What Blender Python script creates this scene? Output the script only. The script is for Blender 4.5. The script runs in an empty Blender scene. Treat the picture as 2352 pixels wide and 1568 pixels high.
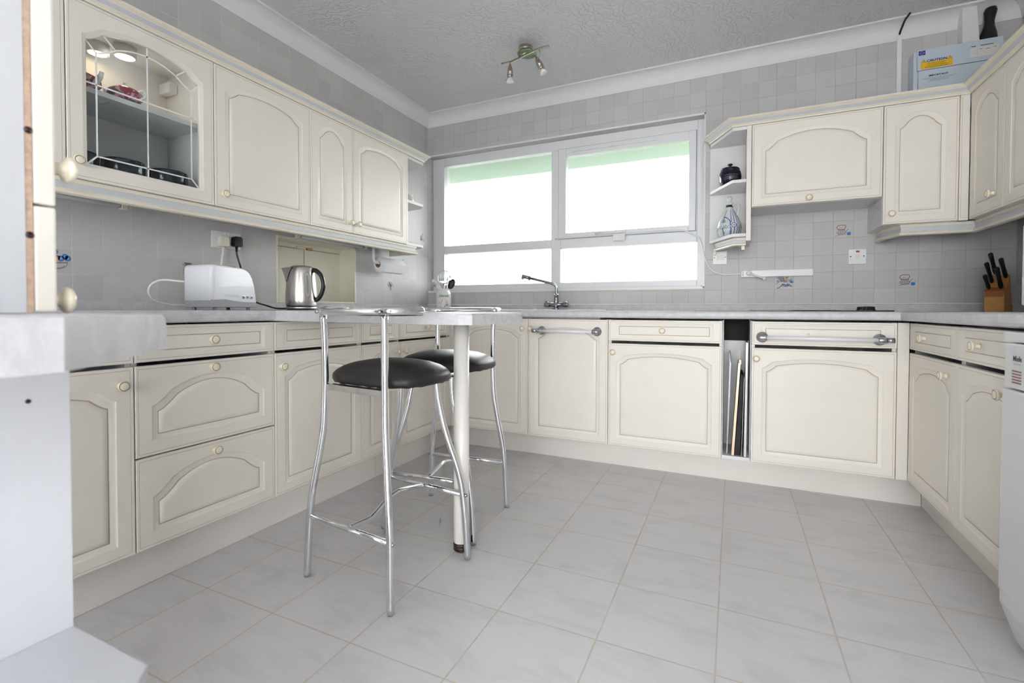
import bpy, bmesh, math, random
from mathutils import Vector, Matrix
random.seed(7)
S = bpy.context.scene
COL = S.collection
PI = math.pi

# ------------------------------------------------------------------ materials
def _srgb(c):
    return tuple((x/255/12.92) if x/255 <= .04045 else ((x/255+.055)/1.055)**2.4 for x in c)

class NT:
    def __init__(s, name):
        s.m = bpy.data.materials.new(name); s.m.use_nodes = True
        s.t = s.m.node_tree; s.b = s.t.nodes['Principled BSDF']; s.out = s.t.nodes['Material Output']
    def n(s, typ, **kw):
        x = s.t.nodes.new(typ)
        for k, v in kw.items():
            if k.startswith('i_'):
                x.inputs[k[2:].replace('_', ' ')].default_value = v
            else: setattr(x, k, v)
        return x
    def l(s, a, b): s.t.links.new(a, b)
    def math(s, op, a, b=None, c=None):
        x = s.t.nodes.new('ShaderNodeMath'); x.operation = op
        for i, v in enumerate((a, b, c)):
            if v is None: continue
            if isinstance(v, (int, float)): x.inputs[i].default_value = v
            else: s.l(v, x.inputs[i])
        return x.outputs[0]
    def mix(s, f, a, b):
        x = s.t.nodes.new('ShaderNodeMix'); x.data_type = 'RGBA'
        for sock, v in ((x.inputs[0], f), (x.inputs[6], a), (x.inputs[7], b)):
            if isinstance(v, (int, float)): sock.default_value = v
            elif isinstance(v, tuple): sock.default_value = (*v[:3], 1)
            else: s.l(v, sock)
        return x.outputs[2]
    def bump(s, h, strength=.2, dist=.002):
        x = s.n('ShaderNodeBump'); x.inputs['Strength'].default_value = strength; x.inputs['Distance'].default_value = dist
        s.l(h, x.inputs['Height']); s.l(x.outputs[0], s.b.inputs['Normal'])
    def pos(s):
        if not hasattr(s, '_p'):
            s._g = s.n('ShaderNodeTexCoord'); s._p = s._g.outputs['Object']
            q = s.n('ShaderNodeSeparateXYZ'); s.l(s._p, q.inputs[0]); s._x = q.outputs
        return s._p
    def noise(s, scale, detail=3, rough=.55, dist=0., vec=None):
        x = s.n('ShaderNodeTexNoise'); x.inputs['Scale'].default_value = scale; x.inputs['Detail'].default_value = detail
        x.inputs['Roughness'].default_value = rough; x.inputs['Distortion'].default_value = dist
        s.l(vec if vec is not None else s.pos(), x.inputs['Vector']); return x.outputs['Fac']
    def ramp(s, f, a, b):
        x = s.n('ShaderNodeMapRange'); x.inputs[1].default_value = a; x.inputs[2].default_value = b; s.l(f, x.inputs[0]); return x.outputs[0]

def simple(name, rgb, rough=.5, metal=0., coat=0., spec=.5, nz=0., nscale=40, bump=0., bscale=200, em=None):
    k = NT(name); c = _srgb(rgb)
    k.b.inputs['Base Color'].default_value = (*c, 1); k.b.inputs['Roughness'].default_value = rough
    k.b.inputs['Metallic'].default_value = metal; k.b.inputs['Coat Weight'].default_value = coat
    k.b.inputs['Specular IOR Level'].default_value = spec
    if nz:
        f = k.ramp(k.noise(nscale), .3, .7)
        k.l(k.mix(f, tuple(x*(1-nz) for x in c), tuple(min(1, x*(1+nz)) for x in c)), k.b.inputs['Base Color'])
    if bump: k.bump(k.noise(bscale), bump, .0006)
    if em:
        k.b.inputs['Emission Color'].default_value = (*_srgb(em[0]), 1); k.b.inputs['Emission Strength'].default_value = em[1]
    return k.m

def tile_mat(name, axis, ou, ov, pu, pv, gw, ca, cb, cg, rough, speck=True):
    """square ceramic tiles: axis picks the two object axes; ou/ov a grout line, pu/pv the pitch"""
    k = NT(name); k.pos()
    u = k._x[axis[0]]; v = k._x[axis[1]]
    fu = k.math('DIVIDE', k.math('SUBTRACT', u, ou), pu); fv = k.math('DIVIDE', k.math('SUBTRACT', v, ov), pv)
    def edge(f, p):
        fr = k.math('FRACT', f); d = k.math('MINIMUM', fr, k.math('SUBTRACT', 1., fr))
        return k.math('MULTIPLY', d, p)
    wob = k.math('MULTIPLY', k.math('SUBTRACT', k.noise(18, 2), .5), gw*.5)
    d = k.math('ADD', k.math('MINIMUM', edge(fu, pu), edge(fv, pv)), wob)
    g = k.n('ShaderNodeMapRange', interpolation_type='SMOOTHSTEP'); g.inputs[1].default_value = gw*.38; g.inputs[2].default_value = gw*.75
    k.l(d, g.inputs[0]); tile = g.outputs[0]
    iu = k.math('FLOOR', fu); iv = k.math('FLOOR', fv)
    cv = k.n('ShaderNodeCombineXYZ'); k.l(iu, cv.inputs[0]); k.l(iv, cv.inputs[1])
    wn = k.n('ShaderNodeTexWhiteNoise'); k.l(cv.outputs[0], wn.inputs[0])
    rnd = wn.outputs['Value']
    off = k.n('ShaderNodeVectorMath', operation='MULTIPLY_ADD'); k.l(wn.outputs['Color'], off.inputs[0]); off.inputs[1].default_value = (9, 9, 9); k.l(k.pos(), off.inputs[2])
    ca, cb, cg = _srgb(ca), _srgb(cb), _srgb(cg)
    if speck:
        m = k.math('ADD', k.math('MULTIPLY', rnd, .55), k.math('MULTIPLY', k.noise(45, 4, .7, vec=off.outputs[0]), .45))
        f = k.ramp(m, .1, .85)
    else:
        mp = k.n('ShaderNodeMapping'); mp.inputs['Scale'].default_value = (1.0, 2.6, 1); mp.inputs['Rotation'].default_value = (0, 0, .35)
        k.l(off.outputs[0], mp.inputs['Vector'])
        f = k.ramp(k.noise(4.5, 5, .62, .6, vec=mp.outputs[0]),   .5, .8)
    base = k.mix(f, ca, cb)
    gn = k.mix(k.ramp(k.noise(7, 2), .35, .7), tuple(x*.86 for x in cg), cg)
    k.l(k.mix(tile, gn, base), k.b.inputs['Base Color'])
    k.b.inputs['Roughness'].default_value = rough
    if speck:
        mp = k.n('ShaderNodeMapping'); k.l(off.outputs[0], mp.inputs['Vector'])
        mp.inputs['Rotation'].default_value = (0, .78, 0) if axis == (0, 2) else (.78, 0, 0)
        mp.inputs['Scale'].default_value = (30, 300, 240) if axis == (0, 2) else (300, 30, 240)
        h = k.math('ADD', k.math('MULTIPLY', tile, 1.), k.math('MULTIPLY', k.noise(1, 2, vec=mp.outputs[0]), .22))
        k.bump(h, .45, .0012)
    else:
        h = k.math('ADD', tile, k.math('MULTIPLY', k.noise(160, 3), .12)); k.bump(h, .3, .0012)
    return k.m

M = {}
def mk():
    M['cream'] = simple('cream_foil', (242, 236, 227), .42, nz=.012, nscale=9, bump=.03, bscale=350)
    M['groove'] = simple('groove_line', (190, 175, 152), .6)
    M['ring'] = simple('knob_ring', (178, 160, 122), .55)
    M['knob'] = simple('ivory_knob', (247, 239, 216), .3, coat=.3)
    M['white'] = simple('white_melamine', (236, 236, 236), .45, nz=.01)
    M['plinth'] = simple('plinth_board', (238, 232, 226), .55, nz=.012, nscale=6)
    M['dark'] = simple('void_shade', (38, 34, 32), .8)
    M['blue'] = simple('pale_blue_band', (208, 212, 216), .5, nz=.02)
    M['ctrim'] = simple('cream_moulding', (240, 233, 217), .4, nz=.012)
    M['chip'] = simple('raw_chipboard', (200, 172, 150), .85, nz=.2, nscale=120)
    M['wallL'] = tile_mat('wall_tiles_left', (1, 2), -2.133, 1.2515, .0990, .0985, .0030, (209, 207, 208), (197, 195, 196), (224, 216, 206), .5)
    M['wallB'] = tile_mat('wall_tiles_back', (0, 2), 2.240, 1.246, .0993, .0977, .0030, (209, 207, 208), (197, 195, 196), (208, 197, 180), .5)
    M['floor'] = tile_mat('floor_tiles', (0, 1), 2.278, -.8065, .3085, .2970, .0038, (222, 220, 222), (204, 203, 206), (212, 202, 190), .42, False)
    k = NT('textured_ceiling'); k.b.inputs['Base Color'].default_value = (*_srgb((226, 227, 228)), 1); k.b.inputs['Roughness'].default_value = .7
    w = k.n('ShaderNodeTexWave', wave_type='RINGS', rings_direction='Z'); w.inputs['Scale'].default_value = 9; w.inputs['Distortion'].default_value = 16; w.inputs['Detail'].default_value = 3; w.inputs['Detail Scale'].default_value = 1.6
    k.l(k.pos(), w.inputs['Vector'])
    k.bump(k.math('MULTIPLY', k.ramp(w.outputs['Fac'], .6, 1.), k.ramp(k.noise(5, 2), .3, .6)), .6, .004)
    M['ceiling'] = k.m
    M['darkwall'] = simple('taupe_wall', (112, 104, 98), .8)
    M['plaster'] = simple('white_plaster', (236, 236, 236), .6)
    k = NT('laminate_worktop'); c1, c2 = _srgb((216, 215, 218)), _srgb((196, 195, 198))
    f = k.ramp(k.math('ADD', k.math('MULTIPLY', k.noise(22, 5, .7, .8), .75), k.math('MULTIPLY', k.noise(400, 2), .25)), .38, .62)
    k.l(k.mix(f, c1, c2), k.b.inputs['Base Color']); k.b.inputs['Roughness'].default_value = .42; M['worktop'] = k.m
    M['upvc'] = simple('white_upvc', (240, 241, 244), .3)
    M['appliance'] = simple('appliance_enamel', (222, 224, 226), .3)
    M['plastic'] = simple('white_plastic', (240, 240, 242), .3)
    M['offplastic'] = simple('ivory_plastic', (236, 230, 212), .35)
    M['black'] = simple('black_plastic', (22, 22, 24), .3)
    M['blackglass'] = simple('black_glass', (14, 14, 16), .08)
    M['chrome'] = simple('chrome', (228, 230, 233), .07, 1)
    M['satin'] = simple('satin_metal', (186, 189, 195), .24, 1)
    k = NT('brushed_steel'); k.b.inputs['Base Color'].default_value = (*_srgb((205, 200, 194)), 1); k.b.inputs['Metallic'].default_value = 1; k.b.inputs['Roughness'].default_value = .27
    mp = k.n('ShaderNodeMapping'); mp.inputs['Scale'].default_value = (30, 30, 1200); k.l(k.pos(), mp.inputs[0]); k.bump(k.noise(1, 2, vec=mp.outputs[0]), .12, .0005); M['steel'] = k.m
    M['bronze'] = simple('brushed_nickel', (186, 176, 164), .3, 1)
    k = NT('black_vinyl'); c = _srgb((36, 34, 35)); k.b.inputs['Roughness'].default_value = .42
    f = k.ramp(k.noise(30, 4, .7), .62, .8); k.l(k.mix(k.math('MULTIPLY', f, .25), c, _srgb((120, 118, 116))), k.b.inputs['Base Color']); k.bump(k.noise(500, 2), .12, .0004); M['vinyl'] = k.m
    M['legwhite'] = simple('white_lacquer', (238, 234, 228), .3)
    M['brown'] = simple('dark_brown_foot', (52, 34, 32), .3)
    M['toast'] = simple('gloss_white_plastic', (238, 240, 246), .25, coat=.2)
    M['gaugefill'] = simple('gauge_window', (158, 164, 152), .25)
    M['grey'] = simple('grey_plastic', (156, 156, 161), .4)
    M['lgrey'] = simple('light_grey_print', (196, 197, 202), .5)
    M['navy'] = simple('navy_print', (44, 62, 108), .4)
    M['paper'] = simple('kitchen_paper', (248, 248, 250), .9, bump=.15, bscale=260)
    M['card'] = simple('cardboard', (140, 105, 80), .9)
    M['ceramic'] = simple('white_ceramic', (238, 238, 235), .18)
    M['green'] = simple('green_print', (60, 120, 70), .5)
    M['red'] = simple('red_print', (190, 80, 70), .5)
    M['pink'] = simple('pink_print', (222, 170, 180), .5)
    M['dkgreen'] = simple('dark_leaf_print', (84, 96, 78), .5)
    M['brownp'] = simple('russet_print', (140, 80, 66), .6)
    M['bluep'] = simple('blue_print', (70, 120, 200), .6)
    M['sky'] = simple('light_blue_print', (120, 165, 220), .6)
    M['blackp'] = simple('black_print', (40, 42, 46), .6)
    M['greyp'] = simple('grey_line_print', (110, 108, 106), .6)
    M['tan'] = simple('tan_print', (206, 182, 158), .6)
    M['yellow'] = simple('yellow_label', (246, 196, 30), .5)
    M['panelblue'] = simple('pale_blue_enamel', (206, 216, 228), .4)
    M['violet'] = simple('indigo_print', (52, 56, 150), .5)
    M['neon'] = simple('red_neon', (140, 36, 20), .3)
    M['denim'] = simple('midnight_glaze', (22, 24, 46), .12)
    M['slate'] = simple('dark_teal_glaze', (34, 46, 56), .15)
    M['stone'] = simple('pale_glaze', (214, 220, 222), .2)
    M['cobalt'] = simple('cobalt_glaze', (66, 90, 150), .25)
    k = NT('rose_glaze'); k.b.inputs['Roughness'].default_value = .2
    c1 = k.mix(k.ramp(k.noise(38, 3, .6, 1.), .50, .58), _srgb((150, 40, 56)), _srgb((232, 176, 190))); k.l(k.mix(k.ramp(k.noise(24, 2, .5, .5), .56, .62), c1, _srgb((96, 92, 84))), k.b.inputs['Base Color']); M['rose'] = k.m
    M['wood'] = simple('beech_wood', (205, 150, 86), .45, nz=.08, nscale=30)
    M['woodd'] = simple('stained_wood', (168, 100, 50), .45, nz=.08, nscale=30)
    M['gold'] = simple('gold_metal', (226, 204, 176), .35, .35)
    M['tin'] = simple('grey_tin', (176, 178, 190), .35, .3)
    M['blackiron'] = simple('black_enamel', (26, 26, 28), .6)
    M['nearwhite'] = simple('cool_white_melamine', (206, 207, 212), .45, nz=.01)
    M['hatch'] = simple('cream_paint', (238, 234, 217), .45, nz=.015, nscale=8)
    M['caramel'] = simple('brown_catch', (178, 140, 60), .4)
    M['tube'] = simple('opal_tube', (232, 236, 240), .3)
    M['lampwhite'] = simple('opal_lamp', (244, 244, 242), .25)
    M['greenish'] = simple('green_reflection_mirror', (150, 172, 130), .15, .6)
    M['soffit'] = simple('painted_soffit', (148, 164, 151), .7)
    M['grass'] = simple('lawn_grass', (98, 104, 96), .9, nz=.2, nscale=3); M['hedge'] = simple('hedge_leaves', (150, 172, 110), .9, nz=.35, nscale=5); M['paving'] = simple('pale_paving', (206, 204, 203), .9, nz=.06, nscale=6)
    M['lamp'] = simple('warm_lamp', (255, 236, 200), .4, em=((255, 222, 170), 2.2))
    M['lead'] = simple('white_lead', (244, 244, 246), .35)
    # clear glazing that lets daylight through
    for nm, frost in (('frosted_glass', True), ('clear_glass', False)):
        k = NT(nm); t = k.t
        tr = k.n('ShaderNodeBsdfTransparent'); gl = k.n('ShaderNodeBsdfGlossy'); gl.inputs['Roughness'].default_value = .2 if frost else .03
        mx = k.n('ShaderNodeMixShader'); mx.inputs[0].default_value = .06
        if frost:
            rf = k.n('ShaderNodeBsdfRefraction'); rf.inputs['Roughness'].default_value = .035; rf.inputs['IOR'].default_value = 1.12; rf.inputs[0].default_value = (.97, .99, .98, 1)
            tl = k.n('ShaderNodeBsdfTranslucent'); m0 = k.n('ShaderNodeMixShader'); m0.inputs[0].default_value = .45; m1 = k.n('ShaderNodeMixShader'); m1.inputs[0].default_value = .008
            k.l(tr.outputs[0], m0.inputs[1]); k.l(rf.outputs[0], m0.inputs[2]); k.l(m0.outputs[0], m1.inputs[1]); k.l(tl.outputs[0], m1.inputs[2]); k.l(m1.outputs[0], mx.inputs[1])
            tr.inputs[0].default_value = (.83, .85, .845, 1)
            bp = k.n('ShaderNodeBump'); bp.inputs['Strength'].default_value = .35; bp.inputs['Distance'].default_value = .0012; k.l(k.noise(140, 2, .6), bp.inputs['Height']); k.l(bp.outputs[0], gl.inputs['Normal']); k.l(bp.outputs[0], rf.inputs['Normal'])
        else:
            tr.inputs[0].default_value = (.93, .95, .95, 1); k.l(tr.outputs[0], mx.inputs[1]); mx.inputs[0].default_value = .05
        k.l(gl.outputs[0], mx.inputs[2]); k.l(mx.outputs[0], k.out.inputs[0]); M['frost' if frost else 'clear'] = k.m
mk()

# ------------------------------------------------------------------ mesh helpers
class MB:
    """collects shapes in one bmesh; mat = slot index"""
    def __init__(s): s.b = bmesh.new(); s.mi = 0; s.sm = []
    def _f(s, vs, smooth=False):
        try: f = s.b.faces.new(vs)
        except ValueError: return None
        f.material_index = s.mi; f.smooth = smooth; return f
    def m(s, i): s.mi = i; return s
    def box(s, x0, x1, y0, y1, z0, z1, bev=0., T=None):
        x0, x1 = min(x0, x1), max(x0, x1); y0, y1 = min(y0, y1), max(y0, y1); z0, z1 = min(z0, z1), max(z0, z1)
        vs = [s.b.verts.new((x, y, z)) for x in (x0, x1) for y in (y0, y1) for z in (z0, z1)]
        fs = [s._f([vs[i] for i in q]) for q in ((0, 1, 3, 2), (4, 6, 7, 5), (0, 4, 5, 1), (2, 3, 7, 6), (0, 2, 6, 4), (1, 5, 7, 3))]
        if bev:
            es = list({e for f in fs for e in f.edges})
            r = bmesh.ops.bevel(s.b, geom=es, offset=bev, segments=2, profile=.6, affect='EDGES', material=-1)
            nv = {v for f in r['faces'] for v in f.verts} | {v for v in vs if v.is_valid}
            for f in r['faces']: f.material_index = s.mi
            vs = list(nv)
        if T is not None: bmesh.ops.transform(s.b, matrix=T, verts=[v for v in vs if v.is_valid])
        return s
    def lathe(s, prof, c=(0, 0, 0), ax='Z', seg=24, mats=None, T=None, a0=0., a1=2*PI):
        """prof: (r, h) list; ax: direction of h"""
        full = abs(a1-a0-2*PI) < 1e-6; n = seg if full else seg+1
        R = {'Z': Matrix.Identity(3), 'Y': Matrix(((1, 0, 0), (0, 0, 1), (0, -1, 0))), '-Y': Matrix(((1, 0, 0), (0, 0, -1), (0, 1, 0))), 'X': Matrix(((0, 0, 1), (0, 1, 0), (-1, 0, 0)))}[ax]
        T = T or Matrix.Identity(4); rings = []
        for r, h in prof:
            if r < 1e-6: rings.append([s.b.verts.new(T @ (R @ Vector((0, 0, h))+Vector(c)))])
            else: rings.append([s.b.verts.new(T @ (R @ Vector((r*math.cos(a0+(a1-a0)*i/seg), r*math.sin(a0+(a1-a0)*i/seg), h))+Vector(c))) for i in range(n)])
        for j in range(len(rings)-1):
            if mats: s.mi = mats[j]
            A, B = rings[j], rings[j+1]
            for i in range(seg):
                k = (i+1) % n
                if len(A) == 1 and len(B) == 1: continue
                if len(A) == 1: s._f([A[0], B[i], B[k]], True)
                elif len(B) == 1: s._f([A[i], B[0], A[k]][::-1] if False else [A[i], A[k], B[0]], True)
                else: s._f([A[i], A[k], B[k], B[i]], True)
        return s
    def cyl(s, p0, p1, r, seg=16, r1=None): return s.tube([p0, p1], r, seg, r1)
    def tube(s, pts, r, seg=12, r1=None, caps=True, ell=None):
        pts = [Vector(p) for p in pts]; n = len(pts); rings = []; up = None
        for i, p in enumerate(pts):
            t = (pts[min(i+1, n-1)]-pts[max(i-1, 0)]).normalized()
            if up is None:
                up = Vector((0, 0, 1)) if abs(t.z) < .9 else Vector((1, 0, 0))
            a = (up-t*up.dot(t)).normalized(); b = t.cross(a); up = a
            rr = r if r1 is None else r+(r1-r)*i/(n-1)
            if isinstance(r, (list, tuple)): rr = r[i]
            ea, eb = ell or (1, 1)
            rings.append([s.b.verts.new(p+a*(rr*ea*math.cos(2*PI*k/seg))+b*(rr*eb*math.sin(2*PI*k/seg))) for k in range(seg)])
        for j in range(n-1):
            for k in range(seg): s._f([rings[j][k], rings[j][(k+1) % seg], rings[j+1][(k+1) % seg], rings[j+1][k]], True)
        if caps: s._f(rings[0][::-1]); s._f(rings[-1])
        return s
    def prism(s, poly, z0, z1, axis='Z', bev=0.):
        """poly extruded along an axis"""
        f = {'Z': lambda p, h: (p[0], p[1], h), 'Y': lambda p, h: (p[0], h, p[1]), 'X': lambda p, h: (h, p[0], p[1])}[axis]
        a = [s.b.verts.new(f(p, z0)) for p in poly]; b = [s.b.verts.new(f(p, z1)) for p in poly]; n = len(poly)
        fs = [s._f(a[::-1]), s._f(b)]+[s._f([a[i], a[(i+1) % n], b[(i+1) % n], b[i]]) for i in range(n)]
        if bev:
            es = list({e for q in fs if q for e in q.edges}); r = bmesh.ops.bevel(s.b, geom=es, offset=bev, segments=2, profile=.6, affect='EDGES')
            for q in r['faces']: q.material_index = s.mi
        return s
    def sweep(s, path, prof, mats=None, closed_prof=True, endcut=(0, 0)):
        """prof (out, z) swept along a ground path of (x, y); 'out' is to the right of travel; mitred"""
        P = [Vector((p[0], p[1])) for p in path]; n = len(P); rings = []
        for i, p in enumerate(P):
            d0 = (P[i]-P[i-1]).normalized() if i else None; d1 = (P[i+1]-P[i]).normalized() if i < n-1 else None
            d0 = d0 or d1; d1 = d1 or d0
            nn = Vector((d0.y, -d0.x))+Vector((d1.y, -d1.x)); nn.normalize(); k = 1/max(.3, nn.dot(Vector((d0.y, -d0.x))))
            e = Vector((0, 0))
            rr = []
            for o, z in prof:
                q = p+nn*(o*k)
                if i == 0 and endcut[0]: q = q+d1*(-o*endcut[0])
                if i == n-1 and endcut[1]: q = q+d0*(o*endcut[1])
                rr.append(s.b.verts.new((q.x, q.y, z)))
            rings.append(rr)
        m = len(prof)
        for i in range(n-1):
            for j in range(m if closed_prof else m-1):
                if mats: s.mi = mats[j % len(mats)]
                k = (j+1) % m; s._f([rings[i][j], rings[i+1][j], rings[i+1][k], rings[i][k]])
        s.mi = 0 if mats else s.mi
        s._f(rings[0]); s._f(rings[-1][::-1]); return s
    def ribbon(s, pts, w, plane, off=.0004):
        """thin painted line: 2D pts mapped by plane(u, v) -> xyz, width w"""
        pts = [Vector(p) for p in pts]; n = len(pts); L = []; R_ = []
        for i, p in enumerate(pts):
            t = pts[min(i+1, n-1)]-pts[max(i-1, 0)]
            t = t.normalized() if t.length > 1e-9 else Vector((1, 0)); q = Vector((-t.y, t.x))*(w/2)
            L.append(s.b.verts.new(plane(*(p+q)))); R_.append(s.b.verts.new(plane(*(p-q))))
        for i in range(n-1): s._f([L[i], R_[i], R_[i+1], L[i+1]])
        return s
    def disc(s, c, r, plane, n=14, ry=None):
        ry = ry or r
        s._f([s.b.verts.new(plane(c[0]+r*math.cos(2*PI*i/n), c[1]+ry*math.sin(2*PI*i/n))) for i in range(n)]); return s
    def quad(s, poly, plane): s._f([s.b.verts.new(plane(*p)) for p in poly]); return s
    def text(s, body, size, plane, shear=0., align='CENTER', bold=0., sx=1., ls=1.):
        cu = bpy.data.curves.new('t', 'FONT'); cu.body = body; cu.size = size; cu.shear = shear; cu.align_x = align; cu.offset = bold; cu.resolution_u = 2; cu.space_line = ls
        ob = bpy.data.objects.new('t', cu); me = bpy.data.meshes.new_from_object(ob)
        vm = [s.b.verts.new(plane(v.co.x*sx, v.co.y)) for v in me.vertices]
        for p in me.polygons: s._f([vm[i] for i in p.vertices])
        bpy.data.objects.remove(ob); bpy.data.curves.remove(cu); bpy.data.meshes.remove(me); return s

def tag(o, label=None, cat=None, group=None, kind=None):
    for k, v in (('label', label), ('category', cat), ('group', group), ('kind', kind)):
        if v: o[k] = v
    return o

def part(name, mb, mats, parent=None, world=False, fix=True):
    me = bpy.data.meshes.new(name)
    if world and parent is not None:
        bmesh.ops.transform(mb.b, matrix=parent.matrix_basis.inverted() if parent.parent is None else (parent.parent.matrix_basis @ parent.matrix_basis).inverted(), verts=mb.b.verts)
    if fix: bmesh.ops.recalc_face_normals(mb.b, faces=mb.b.faces)
    mb.b.to_mesh(me); mb.b.free()
    for m in (mats if isinstance(mats, (list, tuple)) else [mats]): me.materials.append(M[m])
    o = bpy.data.objects.new(name, me); COL.objects.link(o)
    if parent is not None: o.parent = parent
    return o

def thing(name, label, cat, loc=(0, 0, 0), rz=0., group=None):
    o = bpy.data.objects.new(name, None); COL.objects.link(o); o.empty_display_size = .1
    o.matrix_basis = Matrix.Translation(loc) @ Matrix.Rotation(rz, 4, 'Z')
    return tag(o, label, cat, group)

def solo(name, mb, mats, label, cat, group=None):
    return tag(part(name, mb, mats), label, cat, group)

def struct(name, mb, mats, parent=None):
    o = part(name, mb, mats, parent); o['kind'] = 'structure'; return o

def kids(o): return [c for c in bpy.data.objects if c.parent == o]
def dup(o, parent=None):
    ch = kids(o); c = o.copy(); COL.objects.link(c); c.parent = parent
    for k in ch: dup(k, c)
    return c

def smoothpath(pts, n=6):
    P = [Vector(p) for p in pts]; out = []
    for i in range(len(P)-1):
        p0 = P[max(i-1, 0)]; p1 = P[i]; p2 = P[i+1]; p3 = P[min(i+2, len(P)-1)]
        for k in range(n):
            t = k/n; out.append(.5*((2*p1)+(p2-p0)*t+(2*p0-5*p1+4*p2-p3)*t*t+(3*p1-p0-3*p2+p3)*t**3))
    return out+[P[-1]]

# ------------------------------------------------------------------ cabinet fronts
def contour(x0, x1, z0, z1, s=0., kh=0., kx=0., nb=6, ns=4, na=18, nk=5):
    """closed outline, counter-clockwise seen from the front; s = total drop of the arched head at the sides"""
    pts = [(x0+(x1-x0)*i/nb, z0) for i in range(nb)]
    zs = z1-s
    pts += [(x1, z0+(zs-z0)*i/ns) for i in range(ns)]
    hw = (x1-x0)/2; xc = (x0+x1)/2; a = 1-kx/hw if s else .8
    us = [1-(1-a)*i/nk for i in range(nk)]+[a-2*a*i/na for i in range(na)]+[-a-(1-a)*i/nk for i in range(nk)]
    for u in us:
        if not s: z = z1
        elif abs(u) > a: z = zs+kh*((1-abs(u))/(1-a))**1.35
        else: z = zs+kh+(s-kh)*(1-(u/a)**2)
        pts.append((xc+u*hw, z))
    pts += [(x0, zs+(z0-zs)*i/ns) for i in range(ns)]
    return pts

PROF = [(0, 0, 0), (.003, .0022, 0), (.009, .0026, 0), (.0155, .0042, 0), (.0190, .0050, 0), (.0218, .0050, 1), (.0232, .0032, 0), (.031, .0012, 0), (.036, .0004, 0)]

def front_bm(w, h, ml, mb_, mt, s=0., kh=0., kx=0., prof=PROF, t=.019, glass=None):
    """cabinet front lying in x 0..w, z 0..h, its face on y = 0, routed panel; slots: foil, groove"""
    b = MB(); rings = []; mats = []
    def ring(pts, y): return [b.b.verts.new((p[0], y, p[1])) for p in pts]
    def rect(d): return contour(d, w-d, d, h-d)
    seq = [(0, t, 0), (0, .002, 0), (.002, 0, 0), (.0085, 0, 0), (.0089, .0005, 0), (.0101, .0005, 1), (.0104, 0, 0)]
    for d, y, m in seq: rings.append((ring(rect(d), y), m))
    for d, y, m in prof:
        kk = max(.012, kx)
        rings.append((ring(contour(ml+d, w-ml-d, mb_+d, h-mt-d, s, kh, kk), y), m))
    for i in range(len(rings)-1):
        A, B = rings[i][0], rings[i+1][0]; b.mi = rings[i+1][1]; n = len(A)
        for j in range(n): b._f([A[j], A[(j+1) % n], B[(j+1) % n], B[j]], i > 7)
    b.mi = 0
    if glass is None:
        f = b._f(rings[-1][0])
        b._f(rings[0][0][::-1])
    else:
        last = rings[-1][0]; back = ring([(v.co.x, v.co.z) for v in last], t); n = len(last)
        for j in range(n): b._f([last[j], last[(j+1) % n], back[(j+1) % n], back[j]])
        o0 = rings[0][0]
        for j in range(n): b._f([back[j], back[(j+1) % n], o0[(j+1) % n], o0[j]])
    return b

ARCH = dict(s=.052, kh=.032, kx=.045)
def door_front(root, x, z, w, h, kind='arch', name='door', knob=None, y=0.):
    g = .0015
    w2, h2 = w-2*g, h-2*g
    if kind == 'arch':
        a = dict(ARCH)
        if w < .35: a.update(s=.058, kh=.033, kx=.032)
        b = front_bm(w2, h2, .047, .042, .047, **a)
    elif kind == 'wide': b = front_bm(w2, h2, .047, .045, .047, s=.085, kh=.048, kx=.06)
    elif kind == 'drawer':
        b = front_bm(w2, h2, .042, .016, .016, prof=[(0, 0, 0), (.003, .0012, 0), (.014, .0014, 0), (.018, .0022, 0), (.0212, .0022, 1), (.0222, .0008, 0)])
    else:
        b = MB(); b.box(0, w2, 0, .019, 0, h2, .002)
    o = part(name, b, ['cream', 'groove'], root); o.location = (x+g, y, z+g)
    if knob:
        for kk in (knob if isinstance(knob, list) else [knob]): add_knob(o, kk[0]-g, kk[1]-g)
    return o

KN = None
def add_knob(parent, x, z, y=0.):
    global KN
    if KN is None:
        b = MB(); p = [(0, 0), (.010, 0), (.0095, .003), (.0072, .008), (.0075, .0125), (.012, .016), (.0163, .018), (.0172, .0215), (.0158, .0248), (.0146, .0256), (.0142, .0247), (.0126, .0247), (.0122, .0258), (.0085, .0272), (0, .0278)]
        b.lathe(p, ax='-Y', seg=28, mats=[0]*9+[1, 1, 1]+[0]*2)
        KN = part('knob', b, ['knob', 'ring'], parent); o = KN
    else:
        o = KN.copy(); COL.objects.link(o); o.parent = parent
    o.location = (x, y, z); return o

def carcass(root, w, h, depth, mat='white', x=0., z=0., y0=.0195, t=.016, shelf=None, name='carcass', top=True):
    b = MB(); e = .0006
    b.box(x+e, x+t, y0, depth, z, z+h); b.box(x+w-t, x+w-e, y0, depth, z, z+h)
    b.box(x+t, x+w-t, y0, depth, z, z+t)
    if top: b.box(x+t, x+w-t, y0, depth, z+h-t, z+h)
    b.box(x+t, x+w-t, depth-.008, depth, z+t, z+h-t)
    return part(name, b, mat, root)

L90 = PI/2
XL, YB, XR = .6054, -.601, 3.0374          # faces of the base fronts
XLU, YBU, XRU = .3068, -.2967, 3.3371      # faces of the wall cabinets
WX = 3.632                                  # right wall
ZC = 2.505
ZW, ZWB = .9185, .8775
ZB, ZT, ZD0, ZD1 = .150, .868, .7345, .7476

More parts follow.
